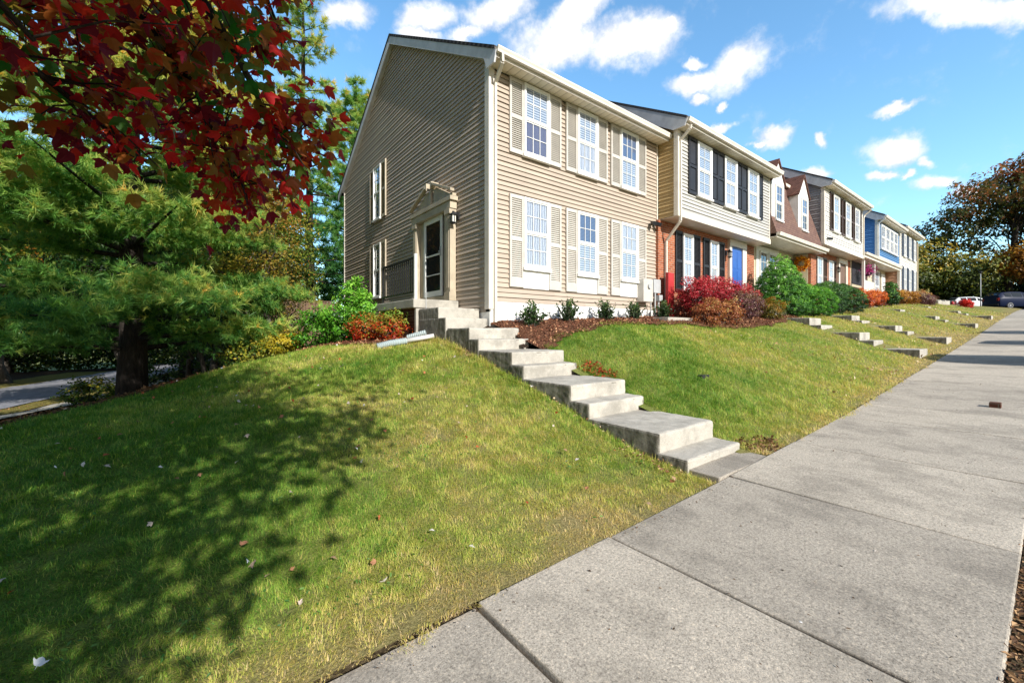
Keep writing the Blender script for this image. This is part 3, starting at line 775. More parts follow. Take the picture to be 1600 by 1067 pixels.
wall_lamp(h, (8.54, 4.16), M['iron'], T5)
# meters and boxes on the far front corner
mb = MB(TF(Y1 - .025)); mb.box(10.05, 10.50, .0, .24, 2.38, 3.02); mb.build('meter_cabinet', M['taupe'], h, bevel=.012)
mb = MB(); mb.tube([(10.30, 7.06, 2.82), (10.30, 6.99, 2.82)], .07, 14); mb.build('meter_dial', M['metal'], h, smooth=False)
mb = MB(TF(Y1 - .025)); mb.box(10.64, 10.99, .0, .17, 2.66, 3.06); mb.build('meter_cabinet', M['metal'], h, bevel=.012)
mb = MB(); mb.tube([(10.72, 7.12, 2.66), (10.72, 7.12, 1.75)], .024, 8); mb.tube([(10.86, 7.1, 2.45), (10.86, 7.1, 1.75)], .03, 8); mb.tube([(10.55, 7.15, 2.4), (10.55, 7.15, 1.75)], .018, 8)
mb.box(10.78, 10.95, 7.02, 7.16, 2.43, 2.6); mb.build('utility_pipe', M['metal'], h)
mb = MB(TF(Y1)); mb.box(10.74, 10.84, .01, .06, 4.70, 4.78); mb.bar((10.79, .06, 4.74), (10.72, .16, 4.70), .02); mb.bar((10.70, .10, 4.72), (10.62, .24, 4.66), .11, .10); mb.bar((10.86, .10, 4.72), (10.94, .24, 4.66), .11, .10)
mb.build('floodlight', M['iron'], h)

# landing, railing, steps of the corner house
L = empty('entry_landing', (4.4, 9.5, 1.3), 'brick landing with thick concrete slab below the side door of the tan house', 'landing')
MB().box(3.83, 4.955, 8.50, 10.86, 2.045, 2.245).build('slab', M['old_concrete'], L, bevel=.02)
MB().box(3.93, 4.985, 8.62, 10.74, .9, 2.043).build('base', M['dark_brick'], L)
mb = MB(); mb.box(3.90, 4.06, 8.53, 8.618, .9, 2.042); mb.box(4.061, 4.98, 8.56, 8.618, .9, 2.041); mb.build('pier', M['old_concrete'], L, bevel=.01)
rl = empty('iron_railing', (3.92, 9.5, 2.245), 'black iron railing with white end post along the open side of the landing', 'railing')
MB().box(3.885, 3.945, 8.56, 8.62, 2.246, 3.24).build('end_post', M['white_trim'], rl, bevel=.006)
mb = MB(); mb.box(3.895, 3.935, 10.52, 10.56, 2.246, 3.20); mb.build('post', M['iron'], rl)
mb = MB(); mb.box(3.895, 3.935, 8.622, 10.518, 3.13, 3.18); mb.build('top_rail', M['iron'], rl)
mb = MB(); mb.box(3.898, 3.932, 8.622, 10.518, 2.38, 2.41); mb.box(3.899, 3.931, 8.622, 10.518, 2.62, 2.64) if False else None; mb.build('bottom_rail', M['iron'], rl)
for k in range(15):
    y = 8.72 + k * .119
    MB().box(3.905, 3.925, y - .010, y + .010, 2.411, 3.129).build('baluster', M['iron'], rl)

ct = bpy.data.textures.new('worn edges', 'CLOUDS'); ct.noise_scale = .07; ct.noise_depth = 3
ct2 = bpy.data.textures.new('uneven faces', 'CLOUDS'); ct2.noise_scale = .45
def worn(o, lv=5):
    s = o.modifiers.new('fine', 'SUBSURF'); s.subdivision_type = 'SIMPLE'; s.levels = s.render_levels = lv
    for tx, st in ((ct, .014), (ct2, .018)):
        d = o.modifiers.new('worn', 'DISPLACE'); d.texture = tx; d.strength = st; d.mid_level = .5; d.texture_coords = 'GLOBAL'
    o.data.shade_smooth()
def flight(label, x0, x1, steps, zb=None, end=None, name='concrete_steps', mat='step_concrete'):
    """steps: (front y, top z) from the lowest up; every tread runs back to the next front"""
    root = empty(name, ((x0 + x1) / 2, steps[0][0], steps[0][1] - .25), label, 'steps', 'concrete stairs up the lawns')
    for k, (y, z) in enumerate(steps):
        yb = steps[k + 1][0] + .04 if k + 1 < len(steps) else end
        j = .004 * (k % 2) + .002 * (k % 3)
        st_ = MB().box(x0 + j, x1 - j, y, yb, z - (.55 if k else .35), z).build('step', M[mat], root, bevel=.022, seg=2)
        if y < 7 and x0 < 5: worn(st_)
    return root
ST = [(2.25, .22), (2.57, .425), (3.56, .61), (3.88, .81), (4.86, 1.005), (5.16, 1.20), (6.10, 1.39), (6.41, 1.59)]
flight('long stair of pale concrete blocks climbing to the tan corner house', 3.95, 5.10, ST, end=7.24)
ru = empty('concrete_steps', (4.45, 7.4, 1.6), 'two upper concrete steps tucked against the corner of the tan house', 'steps', 'concrete stairs up the lawns')
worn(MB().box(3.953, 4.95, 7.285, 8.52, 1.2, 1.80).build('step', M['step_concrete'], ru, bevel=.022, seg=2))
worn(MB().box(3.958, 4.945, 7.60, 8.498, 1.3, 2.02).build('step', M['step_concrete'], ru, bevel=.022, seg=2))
MB().box(4.952, 5.10, 7.245, 7.262, 1.2, 1.80).build('step', M['step_concrete'], ru) if False else None

# ------------------------------------------------------------------ neighbours
def upper_bay(h, x0, x1, yu, z0, z1, yr, front, side, sh, wins, shs, skirt=.16, shut_panel=True, wz=None, curt=None, over=.35, ridge=3.3, dspout=True):
    siding('wall', TF(yu), x0 + .09, x1 - .05, z0 + skirt, z1, front, h)
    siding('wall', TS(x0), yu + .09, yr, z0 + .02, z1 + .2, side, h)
    yb = 17.9; ym = (yu + yb) / 2; s = ridge / (ym - yu)
    siding('gable_wall', TS(x0 + .01), yu, yb, z1 + .2, z1 + .2 + ridge - .2, M['shaded_siding'], h, lim=lambda z: (yu + max(0, (z - z1 - .1)) / s, yb - max(0, z - z1 - .1) / s))
    siding('wall', TS(x0 + .012), yr, yb - .1, z1 - 2.2, z1 + .2, M['shaded_siding'], h)
    MB().box(x0 + .03, x1 - .02, yu + .02, yr + .5, z0 + .03, z1 + .05).build('wall_core', M['dark'], h)
    MB().box(x1 - .08, x1 + .0, yu - .021, yu, z0, z1).build('corner_trim', M['cream_trim'], h)
    mb = MB(); mb.add([(x, y, z) for z in (z0, z1) for x, y in ((x0 - .034, yu - .034), (x0 + .1, yu - .034), (x0 + .1, yu), (x0, yu), (x0, yu + .1), (x0 - .034, yu + .1))], [(0, 1, 2, 3, 4, 5), (11, 10, 9, 8, 7, 6)] + [(i, (i + 1) % 6, (i + 1) % 6 + 6, i + 6) for i in range(6)]); mb.build('corner_trim', M['cream_trim'], h)
    MB().box(x0 - .01, x1 - .0, yu - .045, yu + .02, z0 - .02, z0 + skirt - .002).build('skirt_board', M['cream_trim'], h)
    MB().box(x0 + .005, x1 - .005, yu + .021, yr + .1, z0 - .01, z0 + .015).build('porch_ceiling', M['cream_trim'], h)
    MB().box(x0 - .1, x1 + .1, yu - over + .03, yu - .001, z1 - .02, z1 - .004).build('soffit', M['soffit'], h)
    MB().box(x0 - .12, x1 + .1, yu - over, yu - over + .028, z1 - .03, z1 + .13).build('fascia', M['cream_trim'], h)
    gutter(h, x0 - .14, x1 + .12, yu - over - .112, z1 + .15, M['cream_trim'])
    gable_roof(h, x0 - .16, x1 + .1, yu - over - .02, yb + .35, z1 + .2, z1 + .2 + ridge + over * s, M['roof'], .08)
    mb = MB(TR); a = yu - over - .04
    mb.prism([(a, z1 + .118), (ym, z1 + .118 + ridge + over * s), (ym, z1 - .1 + ridge + over * s), (yu + .05, z1 - .06), (yu - .1, z1 - .06), (a + .08, z1 - .06)], x0 - .155, x0 - .12); mb.build('rake_board', M['rake'], h)
    wz0, wz1 = wz
    for k, (p, q) in enumerate(wins):
        window(h, TF(yu - .02), p, q, wz0, wz1, nc=2, nr=2, up=M['blind'], low=(curt or [M['blind'], M['curtain'], M['blind']])[k % 3], trim=.07, sill=.06)
    for p, q in shs:
        shutter(h, TF(yu - .02), p, q, wz0 - .03, wz1 + .03, sh, panel=shut_panel)

# second house: grey bay over brick
h = empty('brick_townhouse', (14.3, 7.2, 2.0), 'grey sided house over orange brick with black shutters and a blue front door', 'house')
upper_bay(h, 11.12, 17.45, 6.65, 4.88, 7.37, 7.29, M['grey_siding'], M['bounce_siding'], M['black_shutter'],
          [(12.10, 12.96), (13.79, 14.66), (15.47, 16.33)], [(11.64, 12.09), (12.97, 13.37), (13.38, 13.78), (14.67, 15.06), (15.07, 15.46), (16.34, 16.72)], wz=(5.66, 7.27))
MB().box(11.0, 17.46, 7.2, 7.8, 1.5, 4.868).build('wall', M['brick'], h)
mb = MB()
for k in range(62): mb.box(11.02 + k * .0755, 11.02 + k * .0755 + .066, 7.190, 7.2, 4.65, 4.862)
mb.build('soldier_course', M['brick'], h)
for a, b in ((12.28, 12.88), (13.96, 14.54)):
    window(h, TF(7.2), a, b, 2.85, 4.64, nc=2, nr=2, up=M['blind'], low=M['curtain'], trim=.07)
for a, b in ((11.88, 12.27), (12.92, 13.34), (13.55, 13.94), (14.58, 15.0)):
    shutter(h, TF(7.2), a, b, 2.8, 4.68, M['black_shutter'])
mb = MB(TF(7.2)); mb.box(15.28, 15.45, 0, .09, 2.35, 4.62); mb.box(16.3, 16.62, 0, .09, 2.35, 4.62); mb.box(15.28, 16.62, 0, .10, 4.623, 4.86); mb.build('door_surround', M['cream_trim'], h)
mb = MB(TF(7.2)); mb.box(15.46, 16.29, .0, .05, 2.38, 4.61)
for u in (15.54, 15.92):
    for z0, z1 in ((2.5, 3.1), (3.2, 3.75), (3.85, 4.45)): mb.box(u, u + .29, .05, .058, z0, z1)
d = mb.build('door', M['blue_door'], h); MB(TF(7.2)).box(16.2, 16.25, .05, .11, 3.3, 3.36).build('handle', M['metal'], d)
wall_lamp(h, (15.14, 4.28), M['iron'], TF(7.19))
downspout(h, [(11.16, 6.27, 7.36), (11.16, 6.3, 7.25), (11.19, 6.60, 7.05), (11.19, 6.60, 6.95), (11.19, 6.60, 4.86), (11.19, 6.60, 4.72), (11.3, 7.13, 4.25), (11.3, 7.13, 4.1), (11.3, 7.13, 1.9)], M['cream_trim'])

# third house: mansard with two dormers
h = empty('mansard_townhouse', (20.2, 7.3, 2.3), 'brown mansard roofed house with two white pointed dormers and a cream porch', 'house')
MB().box(17.47, 22.9, 7.46, 8.0, 1.8, 5.12).build('wall', M['cream_siding'], h)
mb = MB(); mb.box(22.28, 22.32, 6.9, 7.459, 1.8, 5.1); mb.build('wall', M['cream_siding'], h)
MB().box(22.3, 22.98, 6.78, 6.899, 1.8, 5.1).build('brick_pier', M['brick'], h)
mb = MB(); mb.box(17.47, 22.98, 6.42, 7.459, 5.125, 5.145); mb.build('porch_ceiling', M['cream_trim'], h)
MB().box(17.47, 22.98, 6.39, 6.418, 5.10, 5.27).build('fascia', M['cream_trim'], h)
gutter(h, 17.47, 23.0, 6.275, 5.29, M['cream_trim'])
MB(TR).prism([(6.40, 5.272), (7.12, 7.72), (7.3, 7.72), (7.3, 5.272)], 17.46, 22.62).build('mansard_roof', M['mansard'], h)
MB(TR).prism([(6.98, 7.725), (7.35, 7.725), (7.35, 7.87), (6.98, 7.87)], 17.46, 22.62).build('cornice', M['cream_trim'], h)
MB(TR).prism([(6.95, 7.874), (12.5, 9.9), (17.9, 7.874), (17.9, 7.5), (7.36, 7.5)], 17.46, 22.62).build('roof', M['brown_roof'], h)
for a, b in ((17.52, 18.72), (20.22, 21.40)):
    c = (a + b) / 2; yf = 6.60; mb = MB(TR)
    mb = MB(lambda u, d, w: (u, d, w))
    mb.prism([(a, 5.62), (b, 5.62), (b, 7.34), (c, 8.16), (a, 7.34)], yf, 7.6)
    dm = mb.build('dormer', M['white_trim'], h)
    mb = MB()
    for sx in (-1, 1):
        e = c + sx * ((b - a) / 2 + .08)
        mb.add([(e, yf - .06, 7.27), (c, yf - .06, 8.20), (c, 8.3, 8.20), (e, 7.9, 7.27), (e, yf - .06, 7.33), (c, yf - .06, 8.27), (c, 8.3, 8.27), (e, 7.9, 7.33)],
               [(0, 1, 2, 3), (4, 5, 6, 7), (0, 1, 5, 4), (3, 2, 6, 7), (0, 3, 7, 4)])
    mb.build('dormer_roof', M['brown_roof'], dm)
    w = window(h, TF(yf), c - .33, c + .33, 5.86, 7.22, nc=2, nr=2, up=M['blue_dark'], low=M['dark'], trim=.04)
mb = MB(TF(7.46)); mb.box(18.2, 20.45, 0, .05, 3.0, 5.05); mb.build('window_surround', M['white_trim'], h)
for a, b in ((18.42, 19.12), (19.28, 19.98)):
    window(h, TF(7.41), a, b, 3.15, 4.85, nc=2, nr=2, up=M['dark'], low=M['dark'], trim=.03, sill=0)
mb = MB(TF(7.46)); mb.box(20.7, 21.6, .0, .04, 2.4, 4.6); d = mb.build('door', M['white_trim'], h); MB(TF(7.46)).box(20.78, 20.83, .04, .1, 3.3, 3.36).build('handle', M['metal'], d)
MB(TF(7.46)).box(21.75, 21.95, .0, .12, 4.5, 4.85).build('porch_lamp', M['iron'], h)
# wreath
wr = MB(); wr.tube([(22.24, 7.12 + .24 * math.cos(q), 4.66 + .24 * math.sin(q)) for q in np.linspace(0, 2 * math.pi, 20)], .05, 8, cap=False)
M['wreath'] = leaf_mat('sunflower petals', [(0, srgb(150, 60, 10)), (.5, srgb(225, 140, 20)), (1, srgb(245, 200, 60))], .25)
wr0 = wr.build('wreath', M['wood'], None, smooth=True, fix=False); tag(wr0, 'round orange and yellow flower wreath on the cream porch side wall', 'wreath')
q = rng.uniform(0, 2 * math.pi, 700); rr = .25 + rng.normal(0, .05, 700)
leaves('petal_ring', np.stack([22.19 - rng.uniform(0, .05, 700), 7.12 + rr * np.cos(q), 4.66 + rr * np.sin(q)], 1), rng.uniform(.05, .10, 700), M['wreath'], T_DIAMOND, np.array((-1., 0, .2)) + rng.normal(0, .5, (700, 3)), parent=wr0)

# fourth house: white bay over brick, brown shutters
h = empty('brick_townhouse', (25.8, 7.1, 2.8), 'white sided house over pink brick with brown shutters', 'house')
upper_bay(h, 22.66, 28.85, 6.40, 5.52, 8.12, 7.3, M['white_siding'], M['shaded_siding'], M['brown_shutter'],
          [(23.80, 24.66), (25.60, 26.46), (27.18, 28.02)], [(23.38, 23.79), (24.67, 25.10), (25.17, 25.59), (26.47, 26.88), (26.89, 27.17), (28.03, 28.42)], wz=(6.28, 7.98), shut_panel=False, curt=[M['curtain']] * 3)
mb = MB(TF(6.4)); mb.box(23.0, 23.12, .02, .07, 5.78, 5.84); mb.bar((23.06, .07, 5.8), (23.12, .22, 5.76), .09); mb.build('floodlight', M['iron'], h)
MB().box(23.0, 29.6, 7.1, 7.7, 2.2, 5.505).build('wall', M['brick'], h)
for a, b in ((24.05, 24.8), (25.75, 26.45)): window(h, TF(7.1), a, b, 3.4, 5.2, nc=2, nr=2, up=M['blind'], low=M['curtain'], trim=.06)
for a, b in ((23.55, 24.04), (24.95, 25.5), (26.5, 26.95)): shutter(h, TF(7.1), a, b, 3.35, 5.25, M['brown_shutter'])
mb = MB(TF(7.1)); mb.box(27.1, 27.3, 0, .12, 2.8, 5.2); mb.box(28.35, 28.6, 0, .12, 2.8, 5.2); mb.box(27.1, 28.6, 0, .13, 5.203, 5.45); mb.build('door_surround', M['cream_trim'], h)
d = MB(TF(7.1)).box(27.31, 28.34, 0, .05, 2.85, 5.19).build('door', M['brown_door'], h); MB(TF(7.1)).box(28.2, 28.26, .05, .1, 3.9, 3.96).build('handle', M['metal'], d)
wall_lamp(h, (27.0, 4.8), M['iron'], TF(7.1))
downspout(h, [(28.95, 6.03, 8.1), (28.92, 6.32, 7.85), (28.88, 6.36, 7.7), (28.88, 6.36, 5.5)], M['cream_trim'])

# fifth house: blue bay
h = empty('blue_townhouse', (34, 7.1, 3.2), 'bright blue sided house with a wide white window bay above a porch', 'house')
upper_bay(h, 31.9, 37.5, 6.40, 5.9, 8.15, 8.0, M['blue_siding'], M['blue_siding'], M['white_trim'], [], [], wz=(6.5, 7.9), skirt=.14)
for k in range(4):
    a = 32.5 + k * 1.06; window(h, TF(6.38), a, a + 1.05, 6.52, 7.95, nc=2, nr=2, up=M['blind'], low=M['curtain'], trim=.06, sill=.05)
MB().box(29.62, 37.5, 7.1, 7.7, 2.6, 5.88).build('wall', M['cream_siding'], h)
MB().box(28.9, 31.88, 7.05, 7.6, 5.7, 8.2).build('wall', M['blue_siding'], h)
mb = MB(); mb.box(28.88, 37.5, 6.33, 7.09, 5.62, 5.86); mb.build('porch_roof', M['cream_trim'], h)
gutter(h, 28.9, 37.5, 6.215, 5.87, M['cream_trim'])
mb = MB(); mb.box(29.68, 29.80, 6.5, 6.62, 2.6, 5.61); mb.box(31.86, 31.98, 6.5, 6.62, 2.6, 5.61); mb.build('porch_post', M['white_trim'], h)
mb = MB(); mb.box(29.81, 31.85, 6.53, 6.59, 3.0, 4.45); mb.build('porch_screen', M['cream_trim'], h)
MB(TF(7.1)).box(29.8, 31.9, 0, .02, 4.3, 5.6).build('porch_shade_panel', M['dark'], h)  # flat dark sheet on the wall, standing in for the shade inside the porch
for a, b in ((32.1, 32.9), (34.1, 34.35), (35.75, 36.0)): shutter(h, TF(7.1), a, b, 3.4, 5.5, M['brown_shutter'], panel=True)
window(h, TF(7.1), 34.45, 35.65, 3.5, 5.5, nc=2, nr=2, up=M['blind'], low=M['curtain'])
MB(TF(7.1)).box(36.3, 37.2, 0, .05, 3.1, 5.4).build('door', M['white_trim'], h)
downspout(h, [(31.86, 6.02, 8.14), (31.9, 6.33, 7.9), (31.93, 6.34, 7.7), (31.93, 6.34, 5.9)], M['white_trim'])
# sixth house: flush white front, six windows
h = empty('white_townhouse', (40.4, 6.4, 3.7), 'white sided house with blue grey shutters at the far end of the row', 'house')
upper_bay(h, 37.56, 43.2, 6.40, 3.85, 8.42, 7.3, M['white_siding'], M['salmon'], M['blueblack_shutter'],
          [(38.55, 39.25), (40.15, 40.85), (41.75, 42.45)], [(38.14, 38.54), (39.26, 39.66), (39.74, 40.14), (40.86, 41.26), (41.34, 41.74), (42.46, 42.86)], wz=(6.75, 8.25), curt=[M['curtain']] * 3)
for k in range(3):
    a = 38.55 + 1.6 * k; window(h, TF(6.38), a, a + .7, 4.3, 6.0, nc=2, nr=2, up=M['blind'], low=M['curtain'], trim=.07)
    for s, t_ in ((a - .41, a - .01), (a + .71, a + 1.11)): shutter(h, TF(6.38), s, t_, 4.27, 6.03, M['blueblack_shutter'], panel=True)
MB().box(43.2, 43.24, 6.3, 17.8, 3.6, 8.3).build('wall', M['cream_siding'], h)

# steps of the neighbours, same pattern of one short and one long tread
def nsteps(x0, zh, label, ys=(2.24, 3.2, 3.52, 4.47, 4.78, 5.8), w=1.08):
    s = float(sw_z(x0 + .5)); n = len(ys)
    flight(label, x0, x0 + w, [(y, s + .26 + (zh - s - .33) * k / (n - 1)) for k, y in enumerate(ys)], end=7.15)
nsteps(15.6, 2.28, 'concrete steps leading to the blue front door')
nsteps(20.1, 2.45, 'concrete steps beside the rounded hedge below the mansard house')
nsteps(28.3, 2.95, 'concrete steps leading to the white sided brick house')
nsteps(35.9, 3.35, 'small distant concrete steps in front of the blue house')
MB().box(9.6, 10.8, 6.0, 6.45, 1.7, 1.90).build('stepping_slab', M['old_concrete'], bevel=.01)
tag(bpy.data.objects['stepping_slab'], 'flat pale slab on the mulch before the red hedge', 'slab')
MB().box(11.06, 11.36, 6.9, 7.0, 1.9, 3.27).build('red_board', M['red_paint'], bevel=.01)
tag(bpy.data.objects['red_board'], 'upright red board beside the brick corner and downspout', 'board')

# ------------------------------------------------------------------ planting
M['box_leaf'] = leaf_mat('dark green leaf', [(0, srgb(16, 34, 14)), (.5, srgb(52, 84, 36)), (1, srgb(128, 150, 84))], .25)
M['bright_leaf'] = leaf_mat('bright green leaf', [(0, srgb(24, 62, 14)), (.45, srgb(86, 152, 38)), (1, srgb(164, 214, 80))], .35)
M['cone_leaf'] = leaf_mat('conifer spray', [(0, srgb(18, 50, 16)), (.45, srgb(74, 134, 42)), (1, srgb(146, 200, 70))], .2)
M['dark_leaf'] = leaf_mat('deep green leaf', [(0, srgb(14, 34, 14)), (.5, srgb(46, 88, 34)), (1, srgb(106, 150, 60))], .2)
M['burning'] = leaf_mat('burning bush leaf', [(0, srgb(44, 26, 20)), (.3, srgb(92, 44, 36)), (.5, srgb(150, 32, 42)), (.8, srgb(196, 44, 62)), (1, srgb(204, 110, 104))], .35)
M['rust_leaf'] = leaf_mat('rust leaf', [(0, srgb(60, 36, 24)), (.4, srgb(150, 84, 52)), (.75, srgb(190, 130, 76)), (1, srgb(190, 176, 110))], .3)
M['plum_leaf'] = leaf_mat('plum leaf', [(0, srgb(46, 30, 34)), (.5, srgb(110, 66, 70)), (1, srgb(150, 130, 96))], .25)
M['orange_leaf'] = leaf_mat('orange leaf', [(0, srgb(90, 34, 16)), (.5, srgb(196, 88, 34)), (1, srgb(226, 150, 70))], .35)
M['yellow_leaf'] = leaf_mat('yellow leaf', [(0, srgb(90, 90, 16)), (.5, srgb(180, 166, 36)), (1, srgb(220, 196, 70))], .4)
M['nandina'] = leaf_mat('red and green shrub leaf', [(0, srgb(150, 30, 18)), (.35, srgb(196, 70, 34)), (.6, srgb(150, 130, 46)), (1, srgb(120, 160, 60))], .35)
M['autumn_leaf'] = leaf_mat('olive autumn leaf', [(0, srgb(40, 44, 14)), (.4, srgb(104, 100, 34)), (.7, srgb(160, 130, 44)), (1, srgb(176, 120, 56))], .4)
M['pine_needle'] = leaf_mat('pine needle', [(0, srgb(22, 58, 34)), (.25, srgb(62, 120, 62)), (.55, srgb(124, 172, 78)), (.85, srgb(206, 204, 104)), (1, srgb(226, 190, 90))], .45)
M['woods_leaf'] = leaf_mat('woodland leaf', [(0, srgb(18, 34, 12)), (.4, srgb(62, 96, 30)), (.75, srgb(132, 142, 46)), (1, srgb(190, 170, 62))], .4)
M['far_leaf'] = leaf_mat('far green leaf', [(0, srgb(22, 32, 14)), (.4, srgb(66, 84, 34)), (.75, srgb(132, 134, 52)), (1, srgb(200, 170, 70))], .35)
M['gold_leaf'] = leaf_mat('golden leaf', [(0, srgb(70, 48, 16)), (.5, srgb(156, 104, 36)), (1, srgb(206, 160, 60))], .4)
M['wine_leaf'] = leaf_mat('wine dark leaf', [(0, srgb(28, 42, 18)), (.4, srgb(82, 92, 40)), (.7, srgb(138, 100, 54)), (1, srgb(206, 112, 72))], .4)
M['maple'] = leaf_mat('red maple leaf', [(0, srgb(110, 24, 44)), (.15, srgb(214, 38, 42)), (.32, srgb(176, 44, 32)), (.48, srgb(156, 84, 38)), (.68, srgb(130, 104, 44)), (.86, srgb(86, 110, 42)), (1, srgb(44, 110, 36))], .58, .5, .25)

grp = 'young shrubs along the white foundation'
SL5 = ['first small spiky shrub from the corner downspout', 'second small spiky shrub from the corner downspout', 'middle small spiky shrub below the tan house windows', 'small spiky shrub in front of the electric meters', 'small spiky shrub right of the electric meters']
for k, (x, lab) in enumerate(zip((5.72, 6.86, 8.1, 9.28, 10.62), SL5)):
    r = np.random.default_rng(50 + k); y = 6.78; z = h1(x, y)
    root = empty('foundation_shrub', (x, y, z), lab, 'shrub', grp)
    mb = MB(); P = []; D = []
    for s in range(58):
        a = r.uniform(0, 2 * math.pi); tilt = abs(r.normal(0, .42)); L_ = r.uniform(.32, .58) * (1 - .25 * tilt)
        d = Vector((math.cos(a) * math.sin(tilt), math.sin(a) * math.sin(tilt), math.cos(tilt)))
        p0 = Vector((x + r.normal(0, .05), y + r.normal(0, .05), z - .02)); p1 = p0 + d * L_
        mb.tube([p0, p0.lerp(p1, .5) + Vector((0, 0, -.01)), p1], [.006, .004, .002], 4)
        for q in np.linspace(.22, 1, 15):
            P.append(p0.lerp(p1, q) + Vector(r.normal(0, .006, 3))); D.append(d + Vector(r.normal(0, .75, 3)))
    P = np.array(P); D = np.array(D); zz = (P[:, 2] - z) / .55
    leaves('foliage', P, r.uniform(.05, .085, len(P)), M['box_leaf'], T_DIAMOND, r.normal(size=P.shape), D, .12 + .55 * zz + r.normal(0, .2, len(P)), root, r=r)
    mb.build('stem', M['grey_bark'], root, fix=False)

G = lambda x, y, dz, *rad: (x, y, h1(x, y) + dz, *rad)
shrub('burning_bush', 'long crimson hedge in front of the brick house windows', 'hedge',
      [G(11.5, 6.3, .65, .65, .5, .66), G(12.4, 6.35, .66, .8, .5, .64), G(13.5, 6.35, .64, .8, .5, .60), G(14.6, 6.4, .58, .7, .5, .56)], 900, 26, .12, .058, M['burning'], 11, tmix=(.1, .92), stems=40)
shrub('rust_bush', 'rust and orange bush in front of the crimson hedge', 'bush', [G(11.0, 5.65, .32, .55, .4, .42), G(11.9, 5.6, .33, .6, .4, .42)], 200, 24, .13, .055, M['rust_leaf'], 12, tmix=(.15, .75), stems=14)
shrub('plum_bush', 'dull plum coloured bush between the rust bush and the cone evergreen', 'bush', [G(13.2, 5.75, .4, .7, .45, .5), G(14.1, 5.9, .42, .5, .4, .5)], 200, 24, .14, .055, M['plum_leaf'], 13, stems=12)
shrub('olive_bush', 'small olive yellow bush at the foot of the cone evergreen', 'bush', [G(14.8, 5.6, .3, .55, .4, .42)], 110, 24, .13, .055, M['autumn_leaf'], 14, stems=8)
cz = []
for k in range(7):
    f = k / 6; cz.append(G(17.05, 6.15, .25 + 1.52 * f, 1.02 * (1 - .60 * f ** 2.2), .95 * (1 - .60 * f ** 2.2), .42))
shrub('cone_evergreen', 'tall bright green clipped cone beside the white twin window', 'shrub', cz, 1700, 40, .085, .042, M['cone_leaf'], 15, tmpl=T_DIAMOND, tmix=(.2, .75), shell=.86)
shrub('round_hedge', 'rounded light green hedge right of the cone evergreen', 'hedge', [G(18.7, 5.95, .5, 1.1, .7, .72), G(19.8, 5.85, .45, .95, .7, .66)], 900, 46, .085, .04, M['bright_leaf'], 16, tmpl=T_DIAMOND, tmix=(.1, .6), shell=.93)
shrub('dark_hedge', 'rounded dark green hedge below the porch of the mansard house', 'hedge', [G(21.7, 6.0, .55, 1.2, .7, .80), G(23.1, 5.9, .5, 1.1, .7, .76), G(24.2, 5.8, .40, .9, .6, .64)], 1150, 44, .09, .045, M['dark_leaf'], 17, tmix=(.1, .8), shell=.93)
shrub('orange_bush', 'salmon orange bush under the blue house porch', 'bush', [G(28.0, 6.2, .4, 1.0, .5, .5), G(30.3, 6.2, .42, 1.1, .5, .5)], 240, 22, .18, .09, M['orange_leaf'], 18)
shrub('leafy_shrub', 'dark green upright shrub between two orange bushes', 'shrub', [G(33.4, 6.1, .45, .6, .5, .5), G(33.6, 6.1, 1.0, .35, .35, .4)], 160, 22, .16, .11, M['dark_leaf'], 19, tmix=(.3, .8))
shrub('amber_bush', 'amber bush in front of the white end house', 'bush', [G(36.6, 6.1, .4, 1.1, .5, .5), G(38.2, 6.0, .38, .9, .5, .45)], 220, 22, .18, .1, M['gold_leaf'], 20)
shrub('plum_bush', 'distant plum bush beyond the amber bush', 'bush', [G(41.0, 5.6, .35, 1.4, .5, .45)], 140, 20, .2, .1, M['plum_leaf'], 21)
shrub('pink_bush', 'pale pink and green bush at the corner of the white end house', 'bush', [G(41.6, 6.1, .6, .9, .5, .4), G(44.5, 6.3, .5, 1.2, .6, .5)], 160, 20, .2, .1, M['rust_leaf'], 22, tmix=(.5, 1))
shrub('red_mums', 'round mound of scarlet flowers beside the far end of the lawn', 'flowers', [G(48.5, 4.35, .22, .62, .5, .42)], 140, 26, .12, .09, leaf_mat('scarlet flower', [(0, srgb(150, 20, 10)), (1, srgb(235, 50, 24))], .3), 23)
mb = MB()
for k in range(9):
    x = 45.5 + k * .62; mb.box(x, x + .58, 5.5, 5.85, h1(x, 5.6) - .1, h1(x, 5.6) + random.uniform(.3, .42))
tag(mb.build('stone_edging', M['old_concrete'], bevel=.03), 'low pale stone wall beyond the last bushes', 'garden wall')
# hanging basket on the porch of the blue house
root = empty('hanging_basket', (30.9, 6.6, 5.0), 'hanging basket of magenta flowers on the porch', 'flower basket')
P = np.array((30.9, 6.6, 5.05)) + rng.normal(0, 1, (420, 3)) * np.array((.24, .16, .16))
leaves('flowers', P, .10, leaf_mat('magenta flower', [(0, srgb(90, 20, 60)), (1, srgb(214, 70, 160))], .3), T_DIAMOND, parent=root)
mb = MB(); mb.lathe((30.9, 6.6, 4.75), [(.06, 0), (.15, .06), (.19, .2)], 12); mb.bar((30.9, 6.6, 4.95), (30.9, 6.6, 5.6), .01); mb.build('basket', M['dark'], root)

